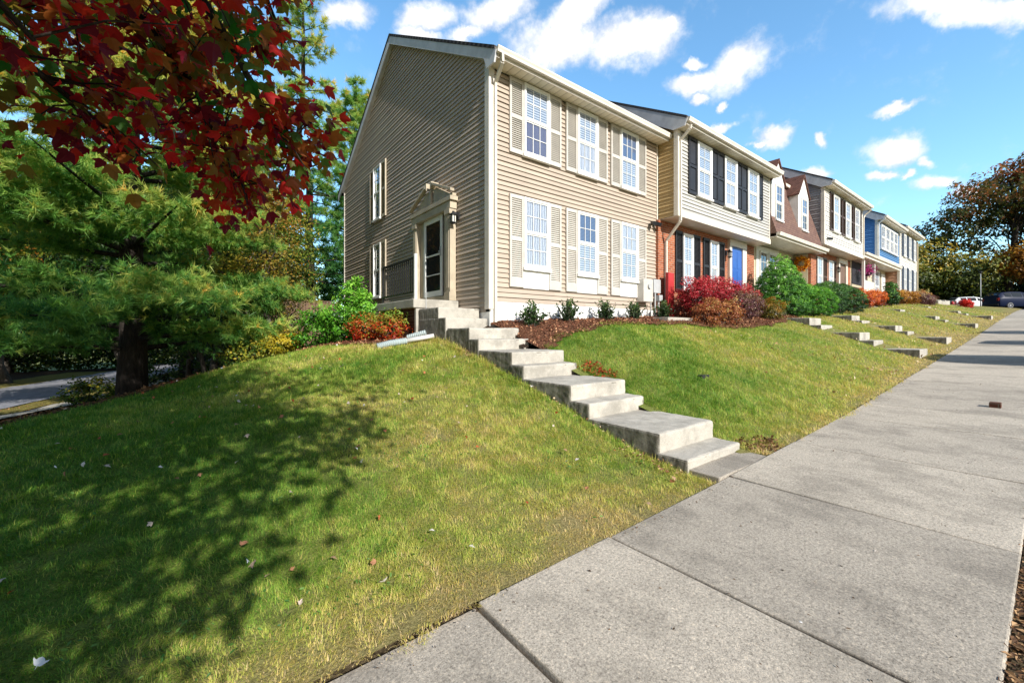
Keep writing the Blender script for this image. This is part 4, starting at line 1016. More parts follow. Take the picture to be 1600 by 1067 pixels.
# left of the landing
shrub('green_shrub', 'bright green leafy shrub climbing beside the landing railing', 'shrub', [G(3.15, 11.2, .5, .7, .9, .62), G(2.8, 12.2, .5, .75, .8, .62), G(3.4, 10.5, .75, .4, .6, .6), G(3.5, 11.6, 1.15, .45, .6, .6)], 330, 26, .17, .085, M['bright_leaf'], 30, tmix=(.15, .8), stems=16)
shrub('nandina_shrub', 'red and green feathery shrub against the brick landing base', 'shrub', [G(3.5, 9.0, .32, .36, .55, .42), G(3.3, 9.9, .32, .45, .5, .42)], 200, 22, .13, .06, M['nandina'], 31, tmix=(.1, .95), stems=14)
shrub('yellow_bush', 'small lemon yellow bush at the left end of the landing bed', 'bush', [G(2.2, 13.6, .35, .7, .6, .5)], 110, 24, .16, .08, M['yellow_leaf'], 32)
# drain pipes at the foot of the landing
def pipe(name, pts, r, mat, label, ribs=False):
    mb = MB()
    P = [Vector(p) for p in pts]
    if ribs:
        Q = []; L_ = (P[-1] - P[0]).length; n = int(L_ / .02)
        for k in range(n + 1):
            f = k / n * (len(P) - 1); i = min(int(f), len(P) - 2); Q.append(P[i].lerp(P[i + 1], f - i))
        mb.tube(Q, [r * (1.0 if k % 2 else .84) for k in range(n + 1)], 12)
    else: mb.tube(P, r, 14)
    o = mb.build(name, mat, None, smooth=not ribs, fix=False); return tag(o, label, 'drain pipe')
gp = lambda x, y, d: (x, y, h1(x, y) + d)
pipe('drain_pipe', [gp(2.86, 8.02, .05), gp(3.1, 7.98, .07), gp(3.42, 7.92, .08)], .068, M['grey_plastic'], 'grey green corrugated drain hose lying on the lawn edge', True)
pipe('drain_pipe', [gp(3.40, 7.92, .08), gp(3.92, 7.72, .1)], .046, M['white_plastic'], 'smooth white drain pipe beside the stair')
pipe('drain_pipe', [gp(3.6, 8.3, .09), gp(3.9, 8.05, .15)], .06, M['grey_plastic'], 'short corrugated hose behind the white drain pipe', True)
mb = MB(); mb.tube([(4.12, 8.49, 1.45), (4.12, 8.49, 2.5)], .008, 6); tag(mb.build('thin_rod', M['metal'], None, fix=False), 'thin metal rod standing by the landing corner', 'rod')
# fence behind the corner house
mb = MB()
for k in range(22): mb.box(2.3 + k * .122, 2.3 + k * .122 + .11, 18.3, 18.33, .9, 2.75 + random.uniform(-.01, .01))
fn = empty('wooden_fence', (3.6, 18.3, 1.0), 'brown board fence behind the left end of the tan house', 'fence')
mb.build('fence_boards', M['wood'], fn)
mb = MB()
for x in (2.3, 4.9): mb.box(x, x + .1, 18.335, 18.435, .8, 2.85)
mb.box(2.25, 5.05, 18.26, 18.36, 2.765, 2.80); mb.build('fence_frame', M['wood'], fn)

# ------------------------------------------------------------------ the big pine and the left wood
def pine(label, base, height, r0, reach, z0, nwh, seed, tuft=.17, dens=1.0, tmix=(.15, .75), bare=None):
    r = np.random.default_rng(seed)
    root = empty('pine_tree', base, label, 'pine tree', 'pines left of the tan house')
    b = Vector(base); top = b + Vector((r.normal(0, .2), r.normal(0, .2), height))
    tp = limb_path(b - Vector((0, 0, .25)), top, r, 0, 8, .006)
    mb = MB(); rr = [r0 * (1 - .92 * k / 8) for k in range(9)]; rr[0] *= 1.1; mb.tube(tp, rr, 14)
    P = []; D = []; TT = []
    for w in range(nwh):
        f = w / (nwh - 1); z = z0 + (height - z0 - .3) * f
        nb = r.integers(4, 7); a0 = r.uniform(0, 6.28)
        for q in range(nb):
            i = min(max(z + r.normal(0, .22), z0 - .1), height - .1) / height * 8; k = min(int(i), 7); c = tp[k].lerp(tp[k + 1], i - k)
            a = a0 + 6.283 * q / nb + r.normal(0, .18)
            ln = reach * (1 - f) ** .75 * r.uniform(.72, 1.1) + .35
            dirv = Vector((math.cos(a), math.sin(a), .04 + .5 * f + r.normal(0, .06)))
            pts = [c + dirv * ln * t_ + Vector((0, 0, -.10 * ln * t_ * t_ * (1 - f) + .05 * ln * t_ ** 3)) for t_ in np.linspace(0, 1, 6)]
            rb = .045 * ln / 3 + .012
            mb.tube(pts, [rb, rb * .85, rb * .66, rb * .5, rb * .34, rb * .15], 5, cap=False)
            n2 = int((9 + 7 * ln) * dens)
            for s in range(n2):
                t_ = r.uniform(.06, 1.0) ** .75; j = min(int(t_ * 5), 4); p = pts[j].lerp(pts[j + 1], t_ * 5 - j)
                side = r.choice((-1, 1)); sl = (1.05 - .6 * t_) * ln * r.uniform(.1, .34) + .08
                sd = Vector((math.cos(a + side * r.uniform(.5, 1.25)), math.sin(a + side * r.uniform(.5, 1.25)), r.normal(.14, .16)))
                for m in range(int(3 + sl * 9 * dens)):
                    u = r.uniform(.2, 1.05); P.append(p + sd * sl * u + Vector(r.normal(0, .045, 3))); D.append(sd + Vector((0, 0, .35)) + Vector(r.normal(0, .45, 3)))
                    TT.append(.35 * u * t_ + r.normal(0, .12) + .22 * (vnoise(p.x, p.y, .9, 3) - .5))
    P = np.array(P); D = np.array(D); TT = np.array(TT)
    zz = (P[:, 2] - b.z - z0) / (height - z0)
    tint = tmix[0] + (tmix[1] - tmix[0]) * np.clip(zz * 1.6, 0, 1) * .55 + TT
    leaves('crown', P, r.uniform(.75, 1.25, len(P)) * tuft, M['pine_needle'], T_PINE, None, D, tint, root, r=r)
    mb.build('trunk', M['bark'], root, smooth=True, fix=False)
    return root, len(P)
px = pine('large white pine with a thick dark trunk at the foot of the lawn', (-1.05, 12.5, h1(-1.05, 12.5) - .05), 13.5, .27, 3.6, 1.5, 22, 101, .165, 1.75, (.27, 1.0))
pine('tall blue green pine rising beside the rear corner of the tan house', (9.2, 30, h1(9.2, 30)), 17.5, .25, 4.2, 2.5, 17, 102, .42, .6, (.1, .7))
pine('very tall pine between the maple leaves and the tan gable', (4.9, 24.5, h1(4.9, 24.5)), 21.5, .26, 2.7, 3.0, 19, 105, .34, .5, (.15, .85))
pine('tall pine showing above the red maple branches', (-.2, 23.5, h1(-.2, 23.5)), 19.5, .26, 3.6, 3.5, 17, 103, .36, .45, (.1, .7))
TL = [('slim golden brown tree between the pine and the house', (1.9, 15.8), 6.2, .10, [(1.9, 15.8, 4.2, 1.3, 1.4, 2.2), (2.3, 16.2, 2.5, 1.1, 1.2, 1.3)], 'autumn_leaf', .09, (.2, .85)),
      ('leafy yellow green tree behind the right side of the big pine', (.6, 18.0), 7.5, .13, [(.8, 18.2, 5.0, 2.0, 2.0, 2.4), (1.2, 18, 2.3, 1.8, 1.4, 1.3)], 'woods_leaf', .12, (.2, .95)),
      ('dark green tree behind the trunk of the big pine', (-2.2, 22.0), 9, .15, [(-2.2, 22, 6.0, 3.0, 2.6, 3.2), (-1, 21, 2.8, 1.8, 1.6, 1.2)], 'woods_leaf', .15, (.0, .6)),
      ('broad green tree across the side street', (-7.6, 33), 12, .25, [(-7.6, 33, 6.8, 4.4, 4.0, 5.2)], 'woods_leaf', .22, (.1, .9)),
      ('orange tinted tree at the left edge beyond the street', (-7.2, 27), 8.5, .2, [(-7.4, 27, 5.6, 2.6, 2.6, 2.8)], 'gold_leaf', .2, (.2, 1)),
      ('tall dark woodland tree behind the golden tree', (1.5, 31), 16, .25, [(1.5, 31, 8.5, 4.0, 4, 7.5)], 'woods_leaf', .22, (.05, .8)),
      ('large dark tree at the end of the side street', (-3.5, 44), 15, .3, [(-3.5, 44, 8.2, 6, 5, 8)], 'woods_leaf', .3, (.0, .7)),
      ('pale green tree at the far end of the side street', (-10.5, 46), 14, .3, [(-10.5, 46, 7.2, 5.5, 5, 7)], 'far_leaf', .3, (.2, 1)),
      ('wide dark tree closing the view past the side street', (3, 47), 15, .3, [(3, 47, 7.5, 7, 5, 7.5)], 'woods_leaf', .3, (.0, .8)),
      ('mid green tree standing behind the slim golden tree', (.2, 24.5), 10, .18, [(.2, 24.5, 5.4, 2.8, 2.4, 4.6)], 'woods_leaf', .17, (.05, .9)),
      ('dense tree behind the fence of the tan house', (3.2, 21.5), 8.5, .16, [(3.2, 21.5, 4.2, 1.7, 1.8, 3.6)], 'woods_leaf', .14, (.1, .85)),
      ('shaded tree on the slope left of the big pine', (-5.6, 17.4), 6.5, .13, [(-5.2, 17.2, 4.6, 2.1, 1.7, 2.2)], 'woods_leaf', .16, (.1, .8))]
for k, (lab, (x, y), ht, r0, bl, mt, ls, tm) in enumerate(TL):
    v = sum(b[3] * b[4] * b[5] for b in bl); z = h1(x, y)
    tree('broadleaf_tree', lab, 'tree', (x, y, z), ht * .8, r0, [(b[0], b[1], b[2] + z, *b[3:]) for b in bl], int(100 + 34 * min(v, 130) ** .72), 32, .55 + .12 * ls / .1, ls, M[mt], M['grey_bark'], 200 + k, tmix=tm, group='trees left of the tan house')
for k, (x, y, lab) in enumerate([(.2, 14.6, 'thin bare trunk just right of the big pine'), (1.3, 14.9, 'slender leaning trunk in the shaded undergrowth'), (-.1, 16.8, 'thin pale trunk deep behind the big pine')]):
    z = h1(x, y); tree('sapling', lab, 'sapling', (x, y, z), 3.6, .07, [(x + .2, y, z + 3.0, 1.0, .9, .9), (x, y + .3, z + 1.4, .7, .6, .5)], 46, 22, .4, .09, M['woods_leaf'], M['grey_bark'], 240 + k, twigs=12, lean=(.25, .1))
shrub('undergrowth_bush', 'low green bush at the right foot of the wood edge', 'bush', [G(1.9, 13.8, .4, .7, .6, .55), G(1.2, 14.2, .4, .6, .5, .5)], 150, 24, .2, .08, M['woods_leaf'], 250, tmix=(.3, 1))
shrub('undergrowth_bush', 'shaded bush beyond the thin trunks', 'bush', [G(-.3, 19, .6, 1.6, .8, .8), G(2.2, 18.8, .6, 1.3, .8, .9)], 200, 24, .25, .1, M['woods_leaf'], 251, tmix=(0, .6))
shrub('undergrowth_bush', 'small bush at the left foot of the big pine by the street', 'bush', [G(-2.0, 15.2, .35, .6, .5, .5)], 90, 24, .2, .08, M['woods_leaf'], 252, tmix=(.1, .8))
mb = MB(); z = h1(-8.6, 22); mb.box(-8.65, -8.55, 21.95, 22.05, z, z + .9); tag(mb.build('marker_post', M['white_plastic'], bevel=.01), 'short white marker post at the roadside on the left', 'post')
shrub('boulder_shrub', 'small round shrub beside the white marker post', 'shrub', [G(-7.9, 22.6, .2, .45, .4, .32)], 60, 20, .12, .07, M['dark_leaf'], 253)

# the wood beyond the side street reads as one mass
rw = np.random.default_rng(333); nw = 1500
cx = rw.uniform(-19, 13, nw); cy = rw.uniform(49, 56, nw); cz_ = -1.4 + 9.5 * rw.uniform(0, 1, nw) ** 1.3 * (.75 + .4 * vnoise(cx, cy, .35, 2))
j = np.repeat(np.arange(nw), 34)
P = np.stack([cx[j], cy[j], cz_[j]], 1) + rw.normal(0, .55, (len(j), 3))
tag(leaves('far_wood', P, rw.uniform(.22, .42, len(P)), M['woods_leaf'], T_DIAMOND, None, None, np.clip(rw.normal(0, .22, nw)[j] + .35 + rw.normal(0, .12, len(j)), 0, 1), r=rw), 'dense woodland edge beyond the side street', 'wood', kind='stuff')

nw = 700; cx = rw.uniform(98, 108, nw); cy = rw.uniform(-22, 34, nw); cz_ = 3.5 + 9 * rw.uniform(0, 1, nw) ** 1.2 * (.7 + .5 * vnoise(cx, cy, .2, 2))
j = np.repeat(np.arange(nw), 34)
P = np.stack([cx[j], cy[j], cz_[j]], 1) + rw.normal(0, 1.0, (len(j), 3))
tag(leaves('far_wood', P, rw.uniform(.35, .65, len(P)), M['far_leaf'], T_DIAMOND, None, None, np.clip(rw.normal(0, .22, nw)[j] + .35 + rw.normal(0, .12, len(j)), 0, 1), r=rw), 'dense woodland edge beyond the parked cars', 'wood', kind='stuff')

# trees closing the right end of the street
TRR = [('tall wine red topped tree over the parked cars', 'wine_leaf', (78, 3.5), 22, .5, [(79, 3.0, 18, 6.5, 6.5, 4.0), (82, -2, 15.5, 7, 7, 4.5), (76.5, 7.5, 14, 4.5, 4.5, 3.2), (80, 0, 21, 4.5, 4.5, 2.8), (84, -4, 20, 5, 5, 3)], .42, (.1, .95), 640),
       ('green and yellow tree below the wine red tree', 'far_leaf', (74, 12), 14, .35, [(74, 12, 9.5, 5.5, 5.5, 4.2), (77, 7, 8.5, 5, 5, 3.5)], .36, (.2, 1), 420),
       ('golden tree at the right edge behind the black car', 'gold_leaf', (78, 0), 12, .3, [(79, -1, 10.5, 5.5, 5, 3.4), (76, 2, 9.5, 3.0, 3, 2.2)], .34, (.2, 1), 330),
       ('dark green tree right of the white end house', 'far_leaf', (64, 14), 13, .35, [(64, 14, 8.5, 5, 4.5, 4.6)], .34, (.05, .75), 360),
       ('amber tree peeking past the white end house', 'gold_leaf', (58, 11.5), 9.0, .2, [(58, 11.3, 6.8, 2.2, 2.2, 2.8)], .26, (.1, .9), 150),
       ('low dark tree behind the white car', 'far_leaf', (84, 11), 9, .3, [(85, 11, 8.0, 5.5, 5, 3.8), (82, 14, 7.4, 4, 4, 3)], .36, (0, .6), 330),
       ('dense dark tree behind the parked black cars', 'woods_leaf', (92, 3), 12, .35, [(93, 3, 9, 6, 6, 5), (90, -3, 8.5, 5, 5, 4.5)], .42, (-.1, .5), 360),
       ('pale yellow tipped tree above the far roof', 'far_leaf', (70, 18), 14, .3, [(70, 18, 10, 4.5, 4.5, 3.8)], .34, (.35, 1.1), 240)]
for k, (lab, mt, (x, y), ht, r0, bl, ls, tm, nc) in enumerate(TRR):
    z = 4.2 + max(0, (x - 65)) * .03
    tree('street_tree', lab, 'tree', (x, y, z - .3), ht * .72, r0, bl, int(nc * 1.25), 32, 1.15, ls, M[mt], M['bark'], 300 + k, tmix=tm, twigs=30, fork=.35, group='trees closing the right end of the street')

# ------------------------------------------------------------------ the maple overhead
rm = np.random.default_rng(77)
TX, TY = -3.1, -1.9
mp = empty('red_maple', (TX, TY, float(sw_z(TX)) - .05), 'red maple spreading dark crimson and bronze leaves over the upper left of the lawn', 'maple tree')
mb = MB()
fork = [Vector((TX, TY, -.3)), Vector((TX + .03, TY, 1.0)), Vector((TX + .08, TY + .05, 2.3)), Vector((TX + .15, TY + .05, 3.6)), Vector((TX + .2, TY, 5.0)), Vector((TX + .3, TY - .1, 8.0)), Vector((TX + .35, TY - .1, 11.5))]
mb.tube(fork, [.27, .2, .18, .155, .11, .07, .03], 14)
PP = []; TTm = []; DD = []
def leafy(p0, p1, n, tint, droop=.5, spread=.10):
    p0 = Vector(p0); p1 = Vector(p1)
    for k in range(n):
        f = rm.uniform(.1, 1.05); p = p0.lerp(p1, f) + Vector(rm.normal(0, spread, 3))
        PP.append(p); DD.append((p1 - p0).normalized() * .5 + Vector((rm.normal(0, .5), rm.normal(0, .5), -droop + rm.normal(0, .35)))); TTm.append(tint + rm.normal(0, .2))
ROOT = [(TX + .08, TY, 2.1), (TX + .9, TY + 1.5, 2.75)]
LIMBS = [  # the low limbs that reach over the lawn: points, leafiness
    ([(-.8, 1.3, 2.95), (-.2, 1.7, 2.92), (.14, 2.05, 2.66), (.40, 2.38, 2.36)], 1.8),
    ([(-.95, 1.8, 3.2), (-.4, 2.25, 3.05), (.02, 2.6, 2.72), (.26, 2.85, 2.28)], 1.9),
    ([(-1.35, 1.6, 2.75), (-.95, 1.95, 2.72), (-.55, 2.3, 2.55), (-.25, 2.55, 2.36)], 1.2),
    ([(-1.65, 1.8, 2.85), (-1.3, 2.2, 2.8), (-1.0, 2.6, 2.6), (-.75, 2.95, 2.38)], 1.25),
    ([(-1.5, 1.3, 2.45), (-1.3, 1.65, 2.42), (-1.1, 1.95, 2.36), (-.95, 2.2, 2.22)], .35),
    ([(-1.2, .9, 3.3), (-.6, 1.4, 3.4), (.05, 1.9, 3.25), (.38, 2.4, 2.98)], 1.5),
    ([(-1.6, 1.6, 3.3), (-1.1, 2.2, 3.35), (-.6, 2.8, 3.15), (-.25, 3.25, 2.85)], 1.6),
    ([(-1.2, .9, 2.75), (-.85, 1.2, 2.62), (-.55, 1.5, 2.5), (-.35, 1.75, 2.32)], .6)]
for pts, dens in LIMBS:
    pts = [Vector(p) for p in pts]; q = Vector(ROOT[1])
    mb.tube([Vector(ROOT[0]), q + Vector(rm.normal(0, .12, 3)), pts[0]], [.055, .042, .03], 7)
    mb.tube(pts, [.03, .022, .014, .006], 6)
    for s in range(int(35 * dens)):
        f = rm.uniform(.0, 1.0) * 3; i = min(int(f), 2); p = pts[i].lerp(pts[i + 1], f - i)
        ln = rm.uniform(.18, .52) * (1.15 - .12 * f)
        d = Vector((rm.normal(.1, .6), rm.normal(.1, .6), rm.normal(-.18, .4))).normalized()
        e = p + d * ln; mid = p.lerp(e, .5) + Vector((0, 0, .03))
        mb.tube([p, mid, e], [.005, .0035, .002], 4, cap=False)
        leafy(p, e, int(rm.integers(13, 25)), rm.uniform(.08, .98) - .22 * (f > 2.3), .55, .06)
nlow = len(PP)
# the rest of the crown, behind and above the camera: it throws the dappled shade
for s in range(1400):
    a = rm.uniform(0, 6.283); rad = math.sqrt(rm.uniform(.01, 1)); zz_ = rm.uniform(-1, 1)
    z = 4.75 + 2.55 * zz_; wid = math.sqrt(max(.06, 1 - zz_ * zz_))
    p = Vector((-2.9 + 4.5 * wid * rad * math.cos(a), -2.3 + 3.9 * wid * rad * math.sin(a), z))
    u = p - Vector((0, 0, EYE)); dc = .609 * u.x + .793 * u.y
    if dc > .2 and u.z / dc < 1.0 and abs((.793 * u.x - .609 * u.y) / dc) < 1.4: continue
    if p.y > -.1 and p.z < 2.6 or p.length < 1.6: continue
    yg = p.y + 1.69 * (p.z - .5); xg = p.x + .135 * (p.z - .5)
    if xg > .12 + .5 * (min(yg, 6.6) - 2.0) + rm.normal(0, .12): continue
    if vnoise(xg, yg, 1.25, 31) * .7 + vnoise(xg, yg, 2.9, 32) * .3 > .63: continue
    if s % 5 == 0:
        i = min(len(fork) - 2, max(2, int((z - .8) / 1.3))); q = fork[i]; mb.tube([q, q.lerp(p, .5) + Vector((0, 0, .2)), p], [.03, .018, .005], 5, cap=False)
    n = int(rm.integers(18, 32)); sp = rm.uniform(.2, .33)
    for k in range(n):
        PP.append(p + Vector(rm.normal(0, sp, 3))); DD.append(Vector((rm.normal(0, 1), rm.normal(0, 1), -.3))); TTm.append(rm.uniform(.2, .7))
for s in range(460):          # taller top, shading the far end of the lawn and the foot of the pine
    a = rm.uniform(0, 6.283); zz_ = rm.uniform(-1, 1); wid = math.sqrt(max(.06, 1 - zz_ * zz_)); rad = math.sqrt(rm.uniform(.01, 1))
    p = Vector((-3.3 + 3.4 * wid * rad * math.cos(a), -2.8 + 3.0 * wid * rad * math.sin(a), 7.9 + 2.3 * zz_))
    u = p - Vector((0, 0, EYE)); dc = .609 * u.x + .793 * u.y
    if dc > .2 and u.z / dc < 1.0: continue
    yg = p.y + 1.69 * (p.z - .5); xg = p.x + .135 * (p.z - .5)
    if xg > 1.9 or vnoise(xg, yg, 1.1, 31) * .7 + vnoise(xg, yg, 2.7, 32) * .3 > .60: continue
    if s % 5 == 0: mb.tube([fork[-2], fork[-2].lerp(p, .5) + Vector((0, 0, .3)), p], [.03, .018, .005], 5, cap=False)
    for k in range(int(rm.integers(16, 28))):
        PP.append(p + Vector(rm.normal(0, .3, 3))); DD.append(Vector((rm.normal(0, 1), rm.normal(0, 1), -.3))); TTm.append(rm.uniform(.2, .7))
PP = np.array(PP); DD = np.array(DD); TTm = np.array(TTm)
nrm = np.cross(DD, rm.normal(size=DD.shape)) + np.array((0, 0, .4))
leaves('crown', PP, np.where(np.arange(len(PP)) < nlow, rm.uniform(.03, .074, len(PP)), rm.uniform(.08, .13, len(PP))), M['maple'], T_MAPLE, nrm, DD, np.clip(TTm, 0, 1), mp, r=rm)
mb.build('trunk', M['bark'], mp, smooth=True, fix=False)

# ------------------------------------------------------------------ grass
M['grass'] = leaf_mat('grass blade', [(0, srgb(60, 116, 34)), (.28, srgb(132, 168, 62)), (.52, srgb(190, 196, 94)), (.78, srgb(222, 200, 122)), (1, srgb(232, 208, 160))], .42, .5, .25)
def grass():
    r = np.random.default_rng(5)
    N = 11500000
    x = r.uniform(-9, 46, N); y = r.uniform(1.8, 11.2, N)
    d = np.sqrt(x * x + y * y)
    dens = np.interp(d, [0, 3, 5, 8, 12, 20, 30, 50], [24000, 19000, 10500, 4600, 1900, 760, 330, 130])
    keep = r.uniform(0, 1, N) < dens / (N / (55 * 9.4))
    fwd = .609 * x + .793 * y; lat = np.abs(.793 * x - .609 * y)
    keep &= (fwd > .3) & (lat < 1.35 * fwd + .5)
    x, y, d = x[keep], y[keep], d[keep]
    e = lawn_edge(x) + (vnoise(x, y, 2.2, 5) - .5) * .25
    ok = (y > 1.935 - .30 * np.clip(vnoise(x, x * 0, 3.3, 21) - .45, 0, 1) * r.uniform(0, 1, len(x)) - .02) & (y < e + .05)
    ok &= ~((x > 3.93) & (x < 5.10) & (y < 7.3))
    for x0 in (15.6, 20.1, 28.3, 35.9): ok &= ~((x > x0 - .01) & (x < x0 + 1.09) & (y > 2.2))
    x, y, d = x[ok], y[ok], d[ok]; n = len(x)
    dr = dry(x, y); thin = r.uniform(0, 1, n) > np.clip((dr - .6) * 1.1, 0, .55) + .5 * (vnoise(x, y, 5.2, 14) < .27); x, y, d, dr = x[thin], y[thin], d[thin], dr[thin]; n = len(x)
    z = H(x, y) - .004
    gs = np.clip(d / 3.6, 1, 9) ** .72
    tall = ((x > 3.80) & (x < 3.94) & (y < 8.2)) | ((x > 5.09) & (x < 5.2) & (y < 6))
    L = r.uniform(.016, .046, n) * (.7 + .5 * vnoise(x, y, 1.3, 9) + .5 * vnoise(x, y, 9, 10)) * np.where(tall, 1.8, 1) * np.clip(gs, 1, 1.9) * (1 - .35 * np.exp(-(y - 1.93) / .25))
    w = r.uniform(.0009, .0019, n) * gs
    a = 12.6 * vnoise(x, y, 4.3, 12) + 4 * vnoise(x, y, 11, 13) + r.normal(0, .9, n) ; tilt = np.abs(r.normal(.75, .42, n))
    dx, dy, dz = np.cos(a) * np.sin(tilt), np.sin(a) * np.sin(tilt), np.cos(tilt)
    sx, sy = -np.sin(a), np.cos(a)
    b = np.stack([x, y, z], 1); s = np.stack([sx * w, sy * w, 0 * w], 1)
    m = b + np.stack([dx, dy, dz * 1.0], 1) * (L * .55)[:, None]
    bend = np.clip(tilt + r.uniform(.2, .9, n), 0, 1.75)
    t = m + np.stack([np.cos(a) * np.sin(bend), np.sin(a) * np.sin(bend), np.cos(bend)], 1) * (L * .5)[:, None]
    V = np.stack([b - s, b + s, m + s * .85, m - s * .85, t], 1).reshape(-1, 3)
    i = np.arange(n) * 5
    Q = np.stack([i, i + 1, i + 2, i + 3], 1); T = np.stack([i + 3, i + 2, i + 4], 1)
    tint = np.clip(.12 + .66 * dr + r.normal(0, .11, n) + (r.uniform(0, 1, n) < .08 + .25 * dr) * .28, 0, 1)
    o = np_mesh('grass', V, [Q, T], M['grass'], attrs={'tint': np.repeat(tint, 5)})
    tag(o, 'short lawn grass, lush green to dry straw towards the sidewalk', 'grass', kind='stuff')
    return n
ng = grass()

# mulch chips and fallen leaves
def scatter(name, n, xr, yr, keep, size, mat, label, cat, tmpl=T_DIAMOND, lift=.03, tint=None, flat=1.6, seed=1):
    r = np.random.default_rng(seed)
    x = r.uniform(*xr, n); y = r.uniform(*yr, n); k = keep(x, y); x, y = x[k], y[k]
    P = np.stack([x, y, H(x, y) + lift + r.uniform(0, .02, len(x))], 1)
    o = leaves(name, P, r.uniform(size[0], size[1], len(x)), mat, tmpl, r.normal(size=(len(x), 3)) + np.array((0, 0, flat)), None, tint(x, y, r) if tint else None, r=r)
    return tag(o, label, cat, kind='stuff')
M['chips'] = leaf_mat('bark chips', [(0, srgb(64, 32, 22)), (.5, srgb(132, 80, 56)), (1, srgb(196, 150, 112))], .05, .8)
inbed = lambda x, y: ((y > lawn_edge(x) - .1) & (y < 7.25) & (x > 5.0)) | ((y > lawn_edge(x) - .05) & (x < 3.9) & (x > 2.2))
scatter('mulch_chips', 60000, (2.2, 17), (5.1, 12.5), inbed, (.025, .075), M['chips'], 'loose red brown bark chips in the beds', 'mulch', lift=.035)
M['litter_leaf'] = leaf_mat('fallen leaf', [(0, srgb(60, 40, 26)), (.4, srgb(128, 92, 58)), (.7, srgb(186, 150, 108)), (1, srgb(226, 208, 180))], .15, .7)
scatter('fallen_leaves', 52000, (-12, 3.2), (6, 20), lambda x, y: (y > lawn_edge(x) - .05) & (x < 3.2), (.03, .09), M['litter_leaf'], 'brown leaf litter under the pine', 'leaf litter', lift=.005, flat=2, tint=lambda x, y, r: r.uniform(0, .62, len(x)) ** 1.3, seed=2)
M['lawn_leaf'] = leaf_mat('leaf on the lawn', [(0, srgb(120, 40, 24)), (.25, srgb(190, 96, 50)), (.5, srgb(170, 140, 110)), (.75, srgb(214, 200, 190)), (1, srgb(240, 236, 236))], .2, .6)
scatter('fallen_leaves', 260, (-4, 3.9), (2, 9.5), lambda x, y: is_lawn(x, y), (.024, .05), M['lawn_leaf'], 'scattered pale and orange leaves on the shaded lawn', 'fallen leaves', T_MAPLE, .05, tint=lambda x, y, r: np.clip(r.normal(.52, .26, len(x)), 0, 1), seed=3)
scatter('fallen_leaves', 2600, (6, 46), (2, 6.3), lambda x, y: is_lawn(x, y) & (vnoise(x, y, .8, 4) + (x - 12) / 30 > .5), (.04, .09), M['litter_leaf'], 'dry leaves strewn over the lawns of the row', 'fallen leaves', T_DIAMOND, .05, tint=lambda x, y, r: r.uniform(.3, 1, len(x)), seed=4)
scatter('fallen_leaves', 900, (3.55, 3.95), (2.2, 7.6), lambda x, y: x > 3.93 - .3 * vnoise(x, y, 2, 3) ** 2, (.02, .05), M['litter_leaf'], 'leaf bits gathered along the foot of the stair side', 'fallen leaves', T_DIAMOND, .03, tint=lambda x, y, r: r.uniform(.2, .9, len(x)), seed=12)
scatter('fallen_leaves', 520, (4.7, 5.75), (1.95, 2.5), lambda x, y: (x > 5.12) & ((x - 5.3) ** 2 / .16 + (y - 2.15) ** 2 / .04 < 1), (.03, .06), M['litter_leaf'], 'brown leaves gathered beside the lowest step', 'fallen leaves', T_DIAMOND, .02, tint=lambda x, y, r: r.uniform(.1, .6, len(x)), seed=6)
scatter('fallen_leaves', 260, (5.1, 5.5), (4.3, 4.9), lambda x, y: x > 5.12, (.03, .07), leaf_mat('russet leaf', [(0, srgb(110, 30, 16)), (1, srgb(190, 84, 44))], .2), 'small heap of russet leaves beside the middle of the stair', 'fallen leaves', T_DIAMOND, .03, seed=7)
M['clover'] = leaf_mat('clover leaf', [(0, srgb(44, 92, 34)), (1, srgb(122, 160, 74))], .35)
scatter('clover', 26000, (-4, 12), (2.1, 9), lambda x, y: is_lawn(x, y) & (vnoise(x, y, 1.6, 41) * .6 + vnoise(x, y, 6, 42) * .4 > .62) & ~((x > 3.9) & (x < 5.12)), (.012, .03), M['clover'], 'patches of clover and low weeds in the lawn', 'weeds', T_OVAL, .02, seed=15)
r = np.random.default_rng(9)                     # crumbs and twigs on the sidewalk
n = 420; x = np.concatenate([r.uniform(.6, 12, n), r.uniform(.6, 14, 260)]); y = np.concatenate([r.uniform(.15, 1.93, n), 1.93 - np.abs(r.normal(0, .09, 260))])
P = np.stack([x, y, sw_z(x) + .012], 1)
tag(leaves('sidewalk_crumbs', P, r.uniform(.006, .028, len(x)), leaf_mat('crumb', [(0, srgb(40, 30, 24)), (.7, srgb(120, 92, 62)), (1, srgb(220, 212, 200))], .05, .8), T_DIAMOND, r.normal(0, .35, P.shape) + np.array((0, 0, 1))), 'dark crumbs and leaf bits on the sidewalk', 'debris', kind='stuff')
x = r.uniform(-1, 12, 9000); y = r.uniform(-.07, .14, 9000)
P = np.stack([x, y, sw_z(x) + .0], 1)
tag(leaves('strip_litter', P, r.uniform(.015, .05, len(x)), M['litter_leaf'], T_DIAMOND, r.normal(0, .28, P.shape) + np.array((0, 0, 1)), None, r.uniform(0, .7, len(x))), 'leaf bits in the dirt strip by the kerb', 'debris', kind='stuff')
zz = float(sw_z(9.6)); mb = MB(); mb.box(9.53, 9.66, .50, .62, zz + .004, zz + .085)
tag(mb.build('brick_fragment', M['dark_brick'], bevel=.008), 'single dark brick fragment lying on the sidewalk', 'brick')
tag(MB().box(6.63, 6.86, 3.52, 3.62, h1(6.7, 3.57) - .02, h1(6.7, 3.57) + .04).build('valve_cover', M['tyre'], bevel=.01), 'small dark cover set in the lawn right of the stair', 'cover')
mb = MB(); mb.lathe((2.42, .78, float(sw_z(2.42)) + .003), [(.008, 0), (.012, .004), (.006, .008)], 9)
